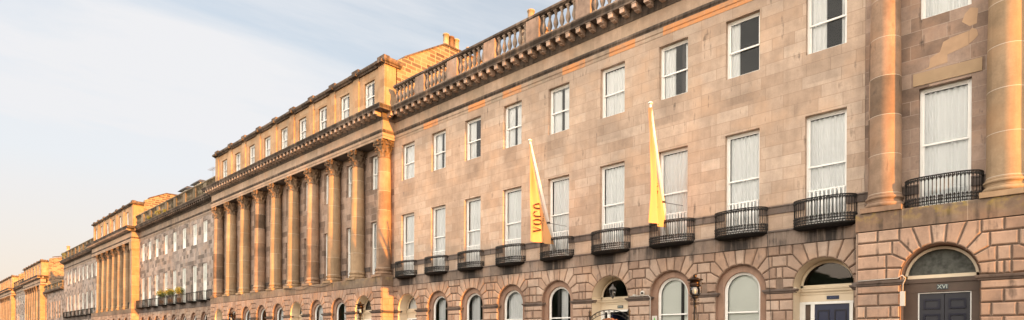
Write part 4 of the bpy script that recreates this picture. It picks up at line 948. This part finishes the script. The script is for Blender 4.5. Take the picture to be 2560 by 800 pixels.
# ------------------------------------------------------------------ small wall fixtures
t=thing('security_camera','small white dome camera on the ledge right of the open doorway','camera',(-11.45,-.1,3.27))
m=MB(); m.lathe([(.03,3.26),(.075,3.31),(.085,3.37),(.07,3.43),(.03,3.46),(0,3.465)],-11.45,-.12,0,14); wpart('dome',m,M['whiteplastic'],t)
m=MB(); m.lathe([(0,-.04),(.035,-.03),(.045,0),(.035,.03),(0,.04)],-11.42,-.19,3.375,12); wpart('lens',m,M['iron'],t)
m=MB(); m.box(-11.84,-11.76,-.15,-.06,3.30,3.35); m.tube([(-11.8,-.1,3.26),(-11.8,-.1,3.3)],.015,5); tag(wpart2:=part('alarm_sensor',m,M['whiteplastic'],None),'tiny grey sensor on the ledge left of the dome camera','sensor')
m=MB(); m.tube([(-12.0,-.11,3.29),(-11.7,-.12,3.285),(-11.2,-.12,3.29),(-11.13,-.11,3.2),(-11.17,-.05,2.9),(-11.18,-.05,1)],.014,5); tag(part('cable',m,M['whiteplastic'],None),'white cable running along the ledge and down the pier beside the dome camera','cable')
m=MB(); m.tube([(-7.02,-.09,5.0),(-6.96,-.08,4.0),(-6.9,-.14,3.1),(-6.82,-.09,1.2)],.009,4); tag(part('cable',m,M['cable'],None),'thin black cable hanging down the wall between a white blind window and the navy door','cable')
m=MB(); pts=[(-38.6,-.79,5.0),(-37.5,-.80,4.95)]+[(-37.5+2.6*i/10,-.80,5.0-.17*math.sin(PI*i/10)) for i in range(11)]+[(-34.9+2.7*i/10,-.80,5.0-.13*math.sin(PI*i/10)) for i in range(1,11)]; m.tube(pts,.014,4); tag(part('cable',m,M['cable'],None),'sagging black cable looped along the pedestal of the middle columned pavilion','cable')
m=MB(); m.box(-3.33,-3.22,-.82,-.765,2.58,2.95); cb_=tag(obj('junction_box',m.mesh('junction_box',M['whiteplastic']),None,(0,0,0)),'white junction box on the pier left of the double grey door','junction box')
m=MB(); m.tube([(-3.27,-.79,2.95),(-3.27,-.8,3.13),(-3.2,-.84,3.28),(-3.28,-.84,3.36),(-3.38,-.83,3.29),(-4.3,-.84,3.27)],.014,5); wpart_=obj('conduit',m.mesh('conduit',M['whiteplastic']),cb_,(0,0,0))
t=tag(obj('wall_sign',(lambda q:(q.box(-11.08,-10.88,-.07,-.055,2.30,2.56),q)[1])(MB()).mesh('wall_sign',M['whiteplastic']),None,(0,0,0)),'small white wall sign with a green emblem right of the iron arch','sign')
m=MB(); m.prism([(-11.03,2.34),(-10.93,2.34),(-10.95,2.42),(-10.98,2.52),(-11.01,2.42)],-.074,-.0705); obj('emblem',m.mesh('emblem',M['green']),t,(0,0,0))
t=thing('tv_aerial','thin television aerial on the roof behind the left end of the attic','aerial',(-56.8,1.0,13.9))
m=MB(); m.tube([(-56.8,1,13.9),(-56.8,1,16.95)],.012,5); wpart('mast',m,M['lead'],t)
m=MB(); m.tube([(-57.6,1,16.85),(-56.0,1,16.85)],.014,4)
for i in range(7): x=-57.5+.22*i; m.tube([(x,.75,16.85),(x,1.25,16.85)],.008,4)
wpart('aerial_head',m,M['lead'],t)
# potted shrubs on the far balconies, weeds on the parapets
def leaves(name,x,y,z,r,n,h=1.0,sz=.07,seed=0):
    rs=random.Random(seed); m=MB()
    for i in range(n):
        d=Vector((rs.gauss(0,1),rs.gauss(0,1),rs.gauss(0,1))).normalized()*r*(rs.random()**.4)*(1+.25*math.sin(i)); c=Vector((d.x,d.y,d.z*h))
        a=Vector((rs.gauss(0,1),rs.gauss(0,1),rs.gauss(0,1))).normalized(); b=a.cross(Vector((rs.gauss(0,1),rs.gauss(0,1),rs.gauss(0,1)))).normalized(); s=sz*rs.uniform(.6,1.4)
        m.add([c-a*s,c+b*s*.5,c+a*s,c-b*s*.5],[(0,1,2,3)])
    return m
for i,(x,lb) in enumerate(((-66.6,'bushy yellow green shrub in a pot on a far balcony, leftmost of three'),(-63.9,'bushy yellow green shrub in a pot on a far balcony, middle of three'),(-61.1,'bushy yellow green shrub in a pot on a far balcony, rightmost of three'))):
    t=thing('potted_shrub',lb,'potted plant',(x-.3,-.28,5.1),'potted shrubs on the far balconies')
    obj('foliage',leaves('f',0,0,0,.42,420,.85,.07,i).mesh('foliage',M['leaf']),t,(x-.3,-.28,6.2))
    m=MB(); m.lathe([(.14,0),(.2,.4),(.22,.45),(.19,.45)],0,0,0,12); obj('pot',m.mesh('pot',M['potdark']),t,(x-.3,-.28,5.1))
    m=MB(); m.tube([(0,0,.4),(0,0,1.0)],.03,5); obj('stem',m.mesh('stem',M['potdark']),t,(x-.3,-.28,5.1))
for i,(x,y,z,r,lb) in enumerate(((-70.2,-.42,14.15,.26,'tuft of yellow weeds on the dark parapet of the soot blotched terrace, left one'),(-67.3,-.42,14.25,.34,'tuft of yellow weeds on the dark parapet of the soot blotched terrace, right one'),(-114.5,-.42,14.5,.55,'clump of green weeds on the parapet of the far grey terrace'),(-65.2,-.42,14.1,.2,'smallest tuft of weeds on the dark parapet above the potted shrubs'))):
    o=obj('weed_tuft',leaves('w',0,0,0,r,160,.8,.06,20+i).mesh('weed_tuft',M['leaf']),None,(x,y,z)); tag(o,lb,'weeds','weeds growing on the parapets')
